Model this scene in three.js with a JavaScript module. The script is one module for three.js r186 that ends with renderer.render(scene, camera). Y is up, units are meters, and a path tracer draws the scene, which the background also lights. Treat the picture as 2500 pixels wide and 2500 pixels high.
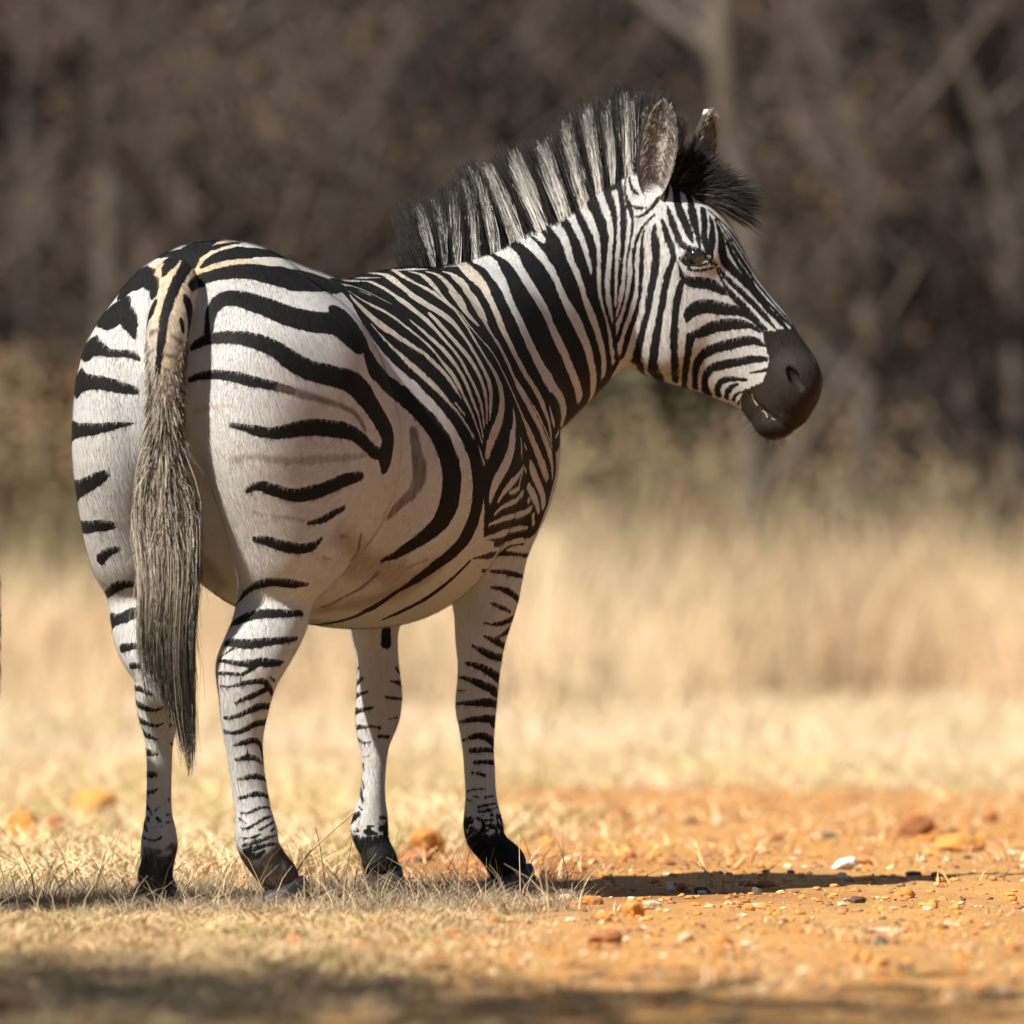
import * as THREE from 'three';
import { mergeGeometries } from 'three/addons/utils/BufferGeometryUtils.js';

// ---------------------------------------------------------------- camera, sky, sun, exposure
const FPX = 22032, DIST = 18, EYE = 0.6, HORIZON = 1452;          // focal length in pixels of the 2500 px photograph
const scene = new THREE.Scene();
const camera = new THREE.PerspectiveCamera(2 * Math.atan(1250 / FPX) * 180 / Math.PI, 1, 0.5, 400);
const PITCH = Math.atan((HORIZON - 1250) / FPX);
camera.position.set(0, EYE, DIST);
camera.rotation.set(PITCH, 0, 0);
camera.focus = 18.0;
camera.userData.fStop = 3.9;
camera.updateMatrixWorld(true);
const renderer = new THREE.WebGLRenderer({ antialias: true });
renderer.toneMapping = THREE.LinearToneMapping;
renderer.toneMappingExposure = 1.95;
renderer.shadowMap.enabled = true;

// the sun stands behind the zebra's rump, to the left of the camera
const SUN = new THREE.Vector3(-0.60, 0.80, 0.52).normalize();
function skyTexture() {
  const w = 512, h = 256, d = new Float32Array(w * h * 4);
  for (let j = 0; j < h; j++) for (let i = 0; i < w; i++) {
    const el = (j + 0.5) / h * Math.PI - Math.PI / 2, az = (i + 0.5) / w * 2 * Math.PI - Math.PI;
    const x = Math.cos(el) * Math.cos(az), y = Math.sin(el), z = -Math.cos(el) * Math.sin(az);
    const c = Math.max(0, x * SUN.x + y * SUN.y + z * SUN.z), up = Math.max(0, y);
    const glow = 0.5 * Math.pow(c, 12) + 0.25 * Math.pow(c, 3), haze = Math.pow(1 - up, 4);
    const o = (j * w + i) * 4;
    d[o] = 0.30 + 0.42 * haze + glow; d[o + 1] = 0.46 + 0.36 * haze + glow * 0.95; d[o + 2] = 0.80 + 0.14 * haze + glow * 0.85; d[o + 3] = 1;
  }
  const t = new THREE.DataTexture(d, w, h, THREE.RGBAFormat, THREE.FloatType);
  t.mapping = THREE.EquirectangularReflectionMapping; t.magFilter = THREE.LinearFilter; t.needsUpdate = true;
  return t;
}
scene.background = skyTexture();
scene.environment = scene.background;
scene.environmentIntensity = 0.20;
const sun = new THREE.DirectionalLight(new THREE.Color(1.0, 0.958, 0.885), 4.9);
sun.position.copy(SUN).multiplyScalar(60); sun.target.position.set(0, 0, 0);
sun.castShadow = true; sun.shadow.mapSize.set(4096, 4096);
Object.assign(sun.shadow.camera, { left: -8, right: 8, top: 8, bottom: -8, near: 1, far: 140 });
scene.add(sun, sun.target);

// ---------------------------------------------------------------- helpers
const V = (x, y, z) => new THREE.Vector3(x, y, z);
const lerp = (a, b, t) => a + (b - a) * t, clamp = (x, a, b) => x < a ? a : x > b ? b : x;
const sstep = (a, b, x) => { const t = clamp((x - a) / (b - a), 0, 1); return t * t * (3 - 2 * t); };
function rng(seed) { let s = seed | 0; return () => { s = (s + 0x6d2b79f5) | 0; let t = Math.imul(s ^ (s >>> 15), 1 | s); t = (t + Math.imul(t ^ (t >>> 7), 61 | t)) ^ t; return ((t ^ (t >>> 14)) >>> 0) / 4294967296; }; }
const hash3 = (x, y, z) => { let h = Math.imul(x, 374761393) ^ Math.imul(y, 668265263) ^ Math.imul(z, 2147483647 - 1274126177); h = Math.imul(h ^ (h >>> 13), 1274126177); return ((h ^ (h >>> 16)) >>> 0) / 4294967296; };
function noise3(x, y, z) {                                          // value noise, 0 to 1
  const i = Math.floor(x), j = Math.floor(y), k = Math.floor(z), fx = x - i, fy = y - j, fz = z - k;
  const u = fx * fx * (3 - 2 * fx), v = fy * fy * (3 - 2 * fy), w = fz * fz * (3 - 2 * fz);
  const a = lerp(lerp(hash3(i, j, k), hash3(i + 1, j, k), u), lerp(hash3(i, j + 1, k), hash3(i + 1, j + 1, k), u), v);
  const b = lerp(lerp(hash3(i, j, k + 1), hash3(i + 1, j, k + 1), u), lerp(hash3(i, j + 1, k + 1), hash3(i + 1, j + 1, k + 1), u), v);
  return lerp(a, b, w);
}
const fbm = (x, y, z, n = 4) => { let s = 0, a = 0.5, t = 0; for (let i = 0; i < n; i++) { s += a * noise3(x, y, z); t += a; a *= 0.5; x = x * 2.03 + 17; y = y * 2.03 + 5; z = z * 2.03 + 11; } return s / t; };
const CP = Math.cos(PITCH), SP = Math.sin(PITCH);
function ray(px, py) { const dx = (px - 1250) / FPX, dy = (1250 - py) / FPX; return V(dx, dy * CP + SP, dy * SP - CP); }   // per metre of depth (almost)
function W(px, py, z) { const d = ray(px, py), t = (DIST - z) / -d.z; return V(d.x * t, EYE + d.y * t, z); }       // the point on a pixel's ray at depth z
function onGround(px, py) { const d = ray(px, py), t = -EYE / d.y; return V(d.x * t, 0, DIST + d.z * t); }
function toPixel(p) { const y = p.y - EYE, z = p.z - DIST, cy = y * CP + z * SP, cz = -y * SP + z * CP; return [1250 + FPX * p.x / -cz, 1250 - FPX * cy / -cz]; }
const taken = new Map();
const numbered = (n) => { const k = taken.get(n) ?? 0; taken.set(n, k + 1); return k ? n + '_' + String(k).padStart(3, '0') : n; };
function mesh(name, geometry, material, parent) { const m = new THREE.Mesh(geometry, material); m.name = parent ? name : numbered(name); m.castShadow = m.receiveShadow = true; (parent ?? scene).add(m); return m; }
function tag(o, label, category, group, kind) { o.userData.label = label; if (category) o.userData.category = category; if (group) o.userData.group = group; if (kind) o.userData.kind = kind; return o; }
// ---------------------------------------------------------------- the zebra's body: one smooth implicit surface
const BO = V(-0.366, 0, -0.04), BF = V(0.485, 0, -0.8745), BR = V(0.8745, 0, 0.485);   // body frame: origin on the ground, forward, right
const B = (f, u, s) => V(BO.x + BF.x * f + BR.x * s, u, BO.z + BF.z * f + BR.z * s);
const curve = (keys) => {                                           // smooth interpolation through rows [t, a, b, ...]
  const n = keys.length, m = keys[0].length;
  const slope = keys.map((k, i) => { const p = keys[Math.max(0, i - 1)], q = keys[Math.min(n - 1, i + 1)]; return k.map((_, c) => (q[c] - p[c]) / (q[0] - p[0])); });
  return (t, out) => {
    if (t <= keys[0][0]) { for (let c = 1; c < m; c++) out[c - 1] = keys[0][c]; return out; }
    if (t >= keys[n - 1][0]) { for (let c = 1; c < m; c++) out[c - 1] = keys[n - 1][c]; return out; }
    let i = 0; while (keys[i + 1][0] < t) i++;
    const a = keys[i], b = keys[i + 1], h = b[0] - a[0], x = (t - a[0]) / h, x2 = x * x, x3 = x2 * x;
    for (let c = 1; c < m; c++) out[c - 1] = (2 * x3 - 3 * x2 + 1) * a[c] + (x3 - 2 * x2 + x) * h * slope[i][c] + (-2 * x3 + 3 * x2) * b[c] + (x3 - x2) * h * slope[i + 1][c];
    return out;
  };
};
const prims = [];
const addPrim = (c, r, k, f, sub) => prims.push({ c, r, k, f, sub });
// trunk: cross-sections along the body, rows: forward, top, bottom, half width
const trunk = curve([[-0.60, 1.06, 0.95, 0.05], [-0.57, 1.165, 0.88, 0.15], [-0.50, 1.25, 0.82, 0.222], [-0.43, 1.287, 0.77, 0.262], [-0.36, 1.294, 0.71, 0.28], [-0.25, 1.277, 0.615, 0.250], [-0.13, 1.252, 0.562, 0.262],
  [0, 1.228, 0.546, 0.308], [0.12, 1.235, 0.532, 0.316], [0.25, 1.256, 0.548, 0.295], [0.36, 1.265, 0.60, 0.255], [0.46, 1.252, 0.67, 0.222], [0.54, 1.17, 0.75, 0.192], [0.60, 1.06, 0.83, 0.13], [0.63, 0.98, 0.90, 0.05]]);
const lean = (f) => -0.03 * sstep(0.25, -0.35, f);                  // the hips stand over the left hind leg
{
  const q = [0, 0, 0];
  addPrim(B(0.02, 0.9, 0), 0.78, 0.05, (x, y, z) => {
    const dx = x - BO.x, dz = z - BO.z, f = dx * BF.x + dz * BF.z, s = dx * BR.x + dz * BR.z - lean(f);
    trunk(f, q);
    const mid = lerp(q[0], q[1], 0.52), h = y > mid ? q[0] - mid : mid - q[1], w = q[2] * (y > mid ? 1 - 0.10 * clamp((y - mid) / h, 0, 1) : 1);
    const e = 2.15 + (y < mid && s < 0 ? 0.5 * sstep(0.15, -0.1, f) : 0), a = Math.abs(s) / w, b = Math.abs(y - mid) / h, nrm = Math.pow(Math.pow(a, e) + Math.pow(b, e), 1 / e);
    let d = (nrm - 1) * Math.min(w, h) * 0.9;
    const over = Math.max(-0.60 - f, f - 0.63);
    if (over > 0) d = Math.sqrt(Math.max(d, 0) ** 2 + over * over);
    return d;
  });
}
const ellipsoid = (c, ax, ay, az, k, dirF = BF, dirS = BR, sub) => {   // radii along dirF, up, dirS
  const rm = Math.max(ax, ay, az), UPx = V(0, 0, 0).crossVectors(dirS, dirF).normalize();
  addPrim(c, rm, k, (x, y, z) => {
    const dx = x - c.x, dy = y - c.y, dz = z - c.z;
    const a = (dx * dirF.x + dy * dirF.y + dz * dirF.z) / ax, b = (dx * UPx.x + dy * UPx.y + dz * UPx.z) / ay, e = (dx * dirS.x + dy * dirS.y + dz * dirS.z) / az;
    const n = Math.sqrt(a * a + b * b + e * e), g = Math.sqrt(a * a / (ax * ax) + b * b / (ay * ay) + e * e / (az * az));
    return g > 1e-6 ? n * (n - 1) / g : -Math.min(ax, ay, az);
  }, sub);
};
// a chain of tapered segments; nodes are [point, radius, squash] and the squash works along an axis that may turn along the chain
const chain = (raw, axis0, axis1, k, sub, fine = 4) => {
  const rows = raw.map(([p, r, q], i) => [i, p.x, p.y, p.z, r, q]), at = raw.length > 2 ? curve(rows) : (t, o) => { for (let c = 1; c < 6; c++) o[c - 1] = lerp(rows[0][c], rows[1][c], t); return o; };
  const n = (raw.length - 1) * fine, segs = [], lo = V(9, 9, 9), hi = V(-9, -9, -9);
  const node = (i) => { const o = at(i / fine, []); return [V(o[0], o[1], o[2]), o[3], o[4]]; };
  for (let i = 0; i < n; i++) {
    const [a, ra, qa] = node(i), [b, rb, qb] = node(i + 1), ax = axis0.clone().lerp(axis1, (i + 0.5) / n).normalize(), ab = b.clone().sub(a), sx = 0.5 * (qa + qb);
    const R = Math.max(ra, rb) * Math.max(1, qa, qb), kk = clamp(0.09 * Math.max(ra, rb), 0.002, 0.014);
    const l = a.clone().min(b).subScalar(R), u = a.clone().max(b).addScalar(R);
    lo.min(l); hi.max(u);
    segs.push({ l, u, kk, x: a.x, y: a.y, z: a.z, ra: ra - 0.42 * kk, rb: rb - 0.42 * kk, nx: ax.x, ny: ax.y, nz: ax.z, qa, qb, Ax: ab.x, Ay: ab.y, Az: ab.z, AA: 1 / Math.max(ab.dot(ab), 1e-12) });
  }
  const c = lo.clone().add(hi).multiplyScalar(0.5);
  const make = (list) => (x, y, z) => {
    let best = 9;
    for (const g of list) {
      let dx = x - g.x, dy = y - g.y, dz = z - g.z;
      const h = clamp((dx * g.Ax + dy * g.Ay + dz * g.Az) * g.AA, 0, 1), q = lerp(g.qa, g.qb, h);
      dx -= g.Ax * h; dy -= g.Ay * h; dz -= g.Az * h;
      const e = (dx * g.nx + dy * g.ny + dz * g.nz) * (1 / q - 1);
      dx += g.nx * e; dy += g.ny * e; dz += g.nz * e;
      const d = (Math.sqrt(dx * dx + dy * dy + dz * dz) - lerp(g.ra, g.rb, h)) * (q < 1 ? Math.sqrt(q) : 1);
      best = best > 8 ? d : smin(best, d, g.kk);
    }
    return best;
  };
  prims.push({ c, r: hi.distanceTo(c), lo, hi, k, sub, f: make(segs), segs, make });
};
const px2m = (z) => (DIST - z) / FPX;
// rows: px, py, half width in px, depth z, squash in depth
const leg = (rows, k) => chain(rows.map(([x, y, r, z, q]) => [W(x, y, z), r * px2m(z), q ?? 1]), V(0, 0, 1), V(0, 0, 1), k);
// hind leg, right side
leg([[676, 1330, 108, 0.345, 1.0], [679, 1372, 102, 0.345, 1.0], [674, 1440, 92, 0.36, 1.0], [664, 1503, 91, 0.39, 0.9], [645, 1554, 87, 0.42, 0.82], [621, 1600, 83, 0.445, 0.74], [605, 1635, 79, 0.455, 0.70], [600, 1680, 68, 0.455, 0.70], [596, 1728, 60, 0.45, 0.72], [594, 1775, 52, 0.445, 0.72], [596, 1818, 46, 0.44, 0.72], [603, 1880, 43, 0.435, 0.72], [610, 1934, 44, 0.43, 0.75], [620, 1995, 46, 0.43, 0.8], [626, 2035, 52, 0.43, 0.85], [632, 2070, 50, 0.43, 0.85], [650, 2100, 48, 0.42, 0.85], [672, 2128, 47, 0.41, 0.85], [683, 2142, 48, 0.40, 0.85]], 0.03);
// hind leg, left side
leg([[345, 1330, 112, 0.20, 1.0], [346, 1372, 104, 0.20, 1.0], [350, 1440, 89, 0.21, 1.0], [351, 1503, 82, 0.24, 1.0], [355, 1554, 77, 0.27, 0.95], [367, 1600, 68, 0.295, 0.95], [379, 1640, 55, 0.305, 1.05], [382, 1690, 52, 0.30, 1.1], [384, 1740, 48, 0.295, 1.0], [389, 1785, 39, 0.29, 1.0], [389, 1825, 33, 0.285, 1.0], [389, 1880, 31, 0.28, 1.1], [388, 1950, 31, 0.28, 1.1], [388, 1992, 33, 0.28, 1.1], [389, 2026, 40, 0.285, 1.1], [389, 2060, 45, 0.285, 1.05], [387, 2088, 42, 0.28, 1.0], [383, 2112, 40, 0.27, 1.0], [379, 2140, 44, 0.255, 1.0]], 0.03);
for (const s of [-1, 1]) {
  const o = s < 0 ? -0.045 : 0;                                // thigh, then the muscle behind it
  chain([[B(-0.34, 1.0, 0.14 * s + o), 0.20, 0.72], [B(-0.30, 0.90, 0.165 * s + o), 0.20, 0.62], [B(-0.315, 0.85, 0.165 * s + o), 0.188, 0.60]], BR, BR, 0.036);
  chain([[B(-0.305, 0.885, 0.167 * s + o), 0.196, 0.61], [B(-0.33, 0.82, 0.167 * s + o), 0.178, 0.60], [B(-0.375, 0.745, 0.157 * s + o), 0.142, 0.68], [B(-0.405, 0.68, 0.144 * s + o), 0.108, 0.80]], BR, BR, 0.020);
  chain([[B(-0.47, 1.02, 0.105 * s + o), 0.135, 0.9], [B(-0.48, 0.90, 0.125 * s + o), 0.13, 0.85], [B(-0.465, 0.80, 0.135 * s + o), 0.115, 0.85], [B(-0.435, 0.70, 0.14 * s + o), 0.095, 0.9]], BR, BR, 0.045);
}
// front leg, right side
leg([[1200, 1180, 130, -0.42, 0.8], [1190, 1300, 108, -0.40, 0.85], [1184, 1372, 98, -0.40, 0.85], [1184, 1440, 86, -0.40, 0.85], [1182, 1490, 74, -0.40, 0.9], [1173, 1560, 62, -0.40, 0.95], [1171, 1611, 54, -0.40, 1], [1167, 1667, 51, -0.40, 1.1], [1162, 1723, 51, -0.40, 1.15], [1165, 1783, 43, -0.395, 1.1], [1168, 1839, 38, -0.39, 1.0], [1171, 1886, 38, -0.385, 1.0], [1174, 1942, 38, -0.38, 1.0], [1177, 1992, 45, -0.38, 1.0], [1181, 2022, 49, -0.38, 1.0], [1186, 2046, 46, -0.375, 1.0], [1206, 2074, 43, -0.37, 1.0], [1229, 2098, 47, -0.36, 1.0], [1237, 2112, 50, -0.36, 1.0]], 0.03);
// front leg, left side
leg([[960, 1300, 100, -0.60, 0.9], [925, 1440, 80, -0.57, 0.95], [914, 1529, 61, -0.55, 1.0], [920, 1583, 52, -0.55, 1.0], [924, 1639, 52, -0.55, 1.05], [926, 1695, 56, -0.55, 1.0], [922, 1746, 55, -0.55, 0.95], [916, 1788, 45, -0.545, 0.95], [914, 1820, 36, -0.54, 1.0], [913, 1886, 29, -0.535, 1.15], [909, 1946, 32, -0.53, 1.15], [905, 1993, 42, -0.53, 1.0], [902, 2024, 46, -0.53, 1.0], [908, 2054, 42, -0.525, 1.0], [921, 2080, 39, -0.52, 1.0], [927, 2104, 46, -0.51, 1.0]], 0.03);
// haunches, shoulders, chest
for (const s of [-1, 1]) {
  ellipsoid(B(0.45, 0.97, 0.150 * s), 0.16, 0.26, 0.092, 0.06);
  ellipsoid(B(0.565, 0.88, 0.095 * s), 0.08, 0.15, 0.09, 0.05);
}
// neck: turns from the body's right axis to the head's
const YAW = 12 * Math.PI / 180, HF = V(Math.cos(YAW), 0, Math.sin(YAW)), HN = V(-Math.sin(YAW), 0, Math.cos(YAW));   // head: forward, and towards its right side
const HZ = -0.70;
chain([[W(1150, 890, -0.42), 0.20, 0.72], [W(1238, 866, -0.50), 0.20, 0.66], [W(1316, 808, -0.57), 0.185, 0.60], [W(1385, 752, -0.625), 0.170, 0.56], [W(1446, 700, -0.665), 0.156, 0.56], [W(1500, 640, -0.69), 0.145, 0.58], [W(1550, 580, -0.70), 0.13, 0.62]], BR, HN, 0.03);
chain([[W(1120, 750, -0.46), 0.07, 0.7], [W(1225, 690, -0.54), 0.06, 0.6], [W(1320, 625, -0.60), 0.055, 0.55], [W(1400, 570, -0.65), 0.052, 0.55], [W(1480, 510, -0.68), 0.05, 0.6], [W(1570, 475, -0.70), 0.05, 0.8]], BR, HN, 0.04);   // crest
// head: sections along the axis from poll to muzzle, rows: t, top, bottom (px from the axis), half width (m)
const HS = FPX / (DIST - HZ), HO = W(1600, 560, HZ), HC = Math.cos(YAW);
const headRows = curve([[-90, 40, -120, 0.03], [-60, 85, -170, 0.075], [0, 122, -210, 0.095], [60, 142, -245, 0.102], [120, 139, -264, 0.105], [180, 124, -272, 0.100], [240, 106, -257, 0.088], [300, 97, -227, 0.074], [360, 95, -190, 0.064], [420, 87, -160, 0.058],
  [460, 82, -142, 0.058], [490, 77, -143, 0.061], [520, 67, -144, 0.062], [545, 52, -138, 0.058], [565, 30, -127, 0.050], [580, 2, -111, 0.038], [592, -38, -66, 0.012]]);
const headUV = (x, y, z) => {                                       // metres -> [t, v in px, w in m]
  const dx = x - HO.x, dz = z - HO.z, hx = (dx * HF.x + dz * HF.z) * HC * HS, hy = -(y - HO.y) * HS;
  return [0.669 * hx + 0.743 * hy, 0.743 * hx - 0.669 * hy, dx * HN.x + dz * HN.z];
};
const headPoint = (px, py, w) => { const hx = ((px - 1600) / HS + Math.sin(YAW) * w) / HC, hy = -(py - 560) / HS; return V(HO.x + HF.x * hx + HN.x * w, HO.y + hy, HO.z + HF.z * hx + HN.z * w); };
{
  const q = [0, 0, 0];
  addPrim(headPoint(1770, 740, 0), 0.40, 0.02, (x, y, z) => {
    const [t, v, w] = headUV(x, y, z);
    headRows(t, q);
    const mid = lerp(q[0], q[1], 0.42), h = (v > mid ? q[0] - mid : mid - q[1]) / HS, b = (v - mid) / HS / h;
    const ww = q[2] * (b < 0 ? 1 - 0.32 * Math.min(1, -b) ** 1.5 : 1 - 0.22 * Math.min(1, b) ** 2), a = Math.abs(w) / ww, e = 2.35;
    const nrm = Math.pow(Math.pow(a, e) + Math.pow(Math.abs(b), e), 1 / e);
    let d = (nrm - 1) * Math.min(ww, h) * 0.85;
    const over = Math.max(-90 - t, t - 592) / HS;
    if (over > 0) d = Math.sqrt(Math.max(d, 0) ** 2 + over * over);
    return d;
  });
}
const HUP = V(0, 1, 0);
for (const s of [-1, 1]) {
  const side = HN.clone().multiplyScalar(s);
  ellipsoid(headPoint(1618, 790, 0.058 * s), 0.085, 0.10, 0.040, 0.03, HF, HN);        // cheek
  ellipsoid(headPoint(1698, 630, 0.076 * s), 0.044, 0.036, 0.0285, 0.03, HF, HN);      // brow
  ellipsoid(headPoint(1945, 930, 0.042 * s), 0.042, 0.046, 0.022, 0.03, HF, HN);
  chain([[headPoint(1938, 898, 0.052 * s), 0.010, 1], [headPoint(1958, 916, 0.053 * s), 0.012, 1], [headPoint(1968, 940, 0.050 * s), 0.010, 1]], HN, HN, 0.012);   // nostril wing      // nostril swelling
  ellipsoid(headPoint(1892, 1040, 0.022 * s), 0.040, 0.026, 0.030, 0.015, HF, HN);   // lower lip
}
// tail dock
const TAILZ = 0.60;
chain([[W(428, 690, 0.46), 0.046, 1], [W(418, 745, 0.505), 0.045, 1], [W(408, 820, 0.545), 0.041, 1], [W(404, 910, 0.555), 0.033, 1], [W(403, 1010, 0.55), 0.027, 1], [W(404, 1110, 0.54), 0.02, 1], [W(408, 1230, 0.525), 0.008, 1]], V(0, 0, 1), V(0, 0, 1), 0.014);

function smin(a, b, k) { const h = Math.max(k - Math.abs(a - b), 0) / k; return Math.min(a, b) - h * h * k * 0.25; }
function field(list, x, y, z) {
  let d = 1;
  for (const p of list) if (!p.sub) d = smin(d, p.f(x, y, z), p.k);
  for (const p of list) if (p.sub) d = -smin(-d, p.f(x, y, z), p.k);
  return d;
}
const headSkin = (px, py, s) => { let w = 0.15; for (; w > 0.002; w -= 0.0004) { const p = headPoint(px, py, w * s); if (field(prims, p.x, p.y, p.z) < 0) break; } return w; };
for (const s of [-1, 1]) {
  const put = (x, y, r, sink) => [headPoint(x, y, (headSkin(x, y, s) - sink) * s), r, 1];
  const cuts = [
    [[[1921, 902], [1929, 916], [1938, 931], [1947, 943], [1955, 950]], [0.004, 0.010, 0.012, 0.009, 0.004], 0.006],
    [[[1822, 956], [1832, 972], [1846, 987], [1862, 1003], [1880, 1018], [1900, 1032], [1914, 1042], [1926, 1047]], [0.002, 0.0036, 0.0044, 0.0048, 0.0048, 0.0046, 0.0046, 0.0046], 0.0005]].map(([pts, rad, sink]) => pts.map(([x, y], i) => put(x, y, rad[i], sink)));
  chain(cuts[0], HN, HN, 0.004, true); chain(cuts[1], HN, HN, 0.003, true);
}
// eyes: sockets cut into the finished head, the balls set in them later
const eyes = [-1, 1].map((s) => {
  let w = 0.15;
  for (; w > 0.02; w -= 0.0004) { const p = headPoint(1697, 632, w * s); if (field(prims, p.x, p.y, p.z) < 0) break; }
  ellipsoid(headPoint(1698, 632, (w + 0.003) * s), 0.0275, 0.0175, 0.017, 0.005, HF, HN, true);
  return { centre: headPoint(1697, 632, (w - 0.0205) * s), side: HN.clone().multiplyScalar(s) };
});
const zebraBox = { lo: [-1.0, -0.02, -1.0], hi: [0.76, 1.52, 0.74] };
// coarse cells keep the primitives near them, so that a sample is cheap
const cull = new Map(), CULL = 0.06;
function near(x, y, z) {
  const i = Math.floor((x + 2) / CULL), j = Math.floor((y + 2) / CULL), k = Math.floor((z + 2) / CULL), key = (i * 256 + j) * 256 + k;
  let l = cull.get(key);
  if (!l) {
    const cx = (i + 0.5) * CULL - 2, cy = (j + 0.5) * CULL - 2, cz = (k + 0.5) * CULL - 2;
    const out = (l, h) => Math.hypot(Math.max(l.x - cx, cx - h.x, 0), Math.max(l.y - cy, cy - h.y, 0), Math.max(l.z - cz, cz - h.z, 0));
    l = [];
    for (const p of prims) {
      const reach = CULL * 0.87 + p.k + 0.04;
      if ((p.lo ? out(p.lo, p.hi) : Math.hypot(p.c.x - cx, p.c.y - cy, p.c.z - cz) - p.r * 1.02) >= reach) continue;
      if (!p.segs) { l.push(p); continue; }
      const some = p.segs.filter((g) => out(g.l, g.u) < reach);
      if (some.length) l.push({ k: p.k, sub: p.sub, f: p.make(some) });
    }
    cull.set(key, l);
  }
  return l;
}
const zebraField = (x, y, z) => field(near(x, y, z), x, y, z);
const zebraNormal = (x, y, z, out, e = 0.003) => {
  const l = near(x, y, z);
  const a = field(l, x + e, y, z) - field(l, x - e, y, z), b = field(l, x, y + e, z) - field(l, x, y - e, z), c = field(l, x, y, z + e) - field(l, x, y, z - e), n = Math.hypot(a, b, c) || 1;
  out[0] = a / n; out[1] = b / n; out[2] = c / n; return out;
};
function surfaceNet(box, cell) {
  const n = [0, 1, 2].map((c) => Math.ceil((box.hi[c] - box.lo[c]) / cell) + 1), [nx, ny, nz] = n, BL = 8;
  const g = new Float32Array(nx * ny * nz).fill(1), at = (i, j, k) => (k * ny + j) * nx + i;
  const half = BL * cell * 0.5;
  for (let bk = 0; bk < nz; bk += BL) for (let bj = 0; bj < ny; bj += BL) for (let bi = 0; bi < nx; bi += BL) {
    const cx = box.lo[0] + bi * cell + half, cy = box.lo[1] + bj * cell + half, cz = box.lo[2] + bk * cell + half;
    const d = zebraField(cx, cy, cz), fill = Math.abs(d) > half * 3.2 + 0.01;
    if (fill && d > 0) continue;
    for (let k = bk; k < Math.min(nz, bk + BL); k++) for (let j = bj; j < Math.min(ny, bj + BL); j++) for (let i = bi; i < Math.min(nx, bi + BL); i++) g[at(i, j, k)] = fill ? d : zebraField(box.lo[0] + i * cell, box.lo[1] + j * cell, box.lo[2] + k * cell);
  }
  const id = new Int32Array(nx * ny * nz).fill(-1), pos = [], tri = [];
  for (let k = 0; k < nz - 1; k++) for (let j = 0; j < ny - 1; j++) for (let i = 0; i < nx - 1; i++) {
    let m = 0; const v = [];
    for (let c = 0; c < 8; c++) { const w = g[at(i + (c & 1), j + ((c >> 1) & 1), k + (c >> 2))]; v.push(w); if (w < 0) m++; }
    if (m === 0 || m === 8) continue;
    let x = 0, y = 0, z = 0, e = 0;
    for (let a = 0; a < 8; a++) for (let bit = 1; bit < 8; bit <<= 1) {
      const b = a | bit; if (b === a || (v[a] < 0) === (v[b] < 0)) continue;
      const t = v[a] / (v[a] - v[b]);
      x += (a & 1) + (bit === 1 ? t : 0); y += ((a >> 1) & 1) + (bit === 2 ? t : 0); z += (a >> 2) + (bit === 4 ? t : 0); e++;
    }
    id[at(i, j, k)] = pos.length / 3;
    pos.push(box.lo[0] + (i + x / e) * cell, box.lo[1] + (j + y / e) * cell, box.lo[2] + (k + z / e) * cell);
  }
  const quad = (a, b, c, d, flip) => { if (a < 0 || b < 0 || c < 0 || d < 0) return; if (!flip) tri.push(a, c, b, a, d, c); else tri.push(a, b, c, a, c, d); };
  for (let k = 1; k < nz - 1; k++) for (let j = 1; j < ny - 1; j++) for (let i = 1; i < nx - 1; i++) {
    const s = g[at(i, j, k)] < 0;
    if (s !== g[at(i + 1, j, k)] < 0) quad(id[at(i, j, k)], id[at(i, j - 1, k)], id[at(i, j - 1, k - 1)], id[at(i, j, k - 1)], s);
    if (s !== g[at(i, j + 1, k)] < 0) quad(id[at(i, j, k)], id[at(i, j, k - 1)], id[at(i - 1, j, k - 1)], id[at(i - 1, j, k)], s);
    if (s !== g[at(i, j, k + 1)] < 0) quad(id[at(i, j, k)], id[at(i - 1, j, k)], id[at(i - 1, j - 1, k)], id[at(i, j - 1, k)], s);
  }
  return { pos, tri };
}
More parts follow.
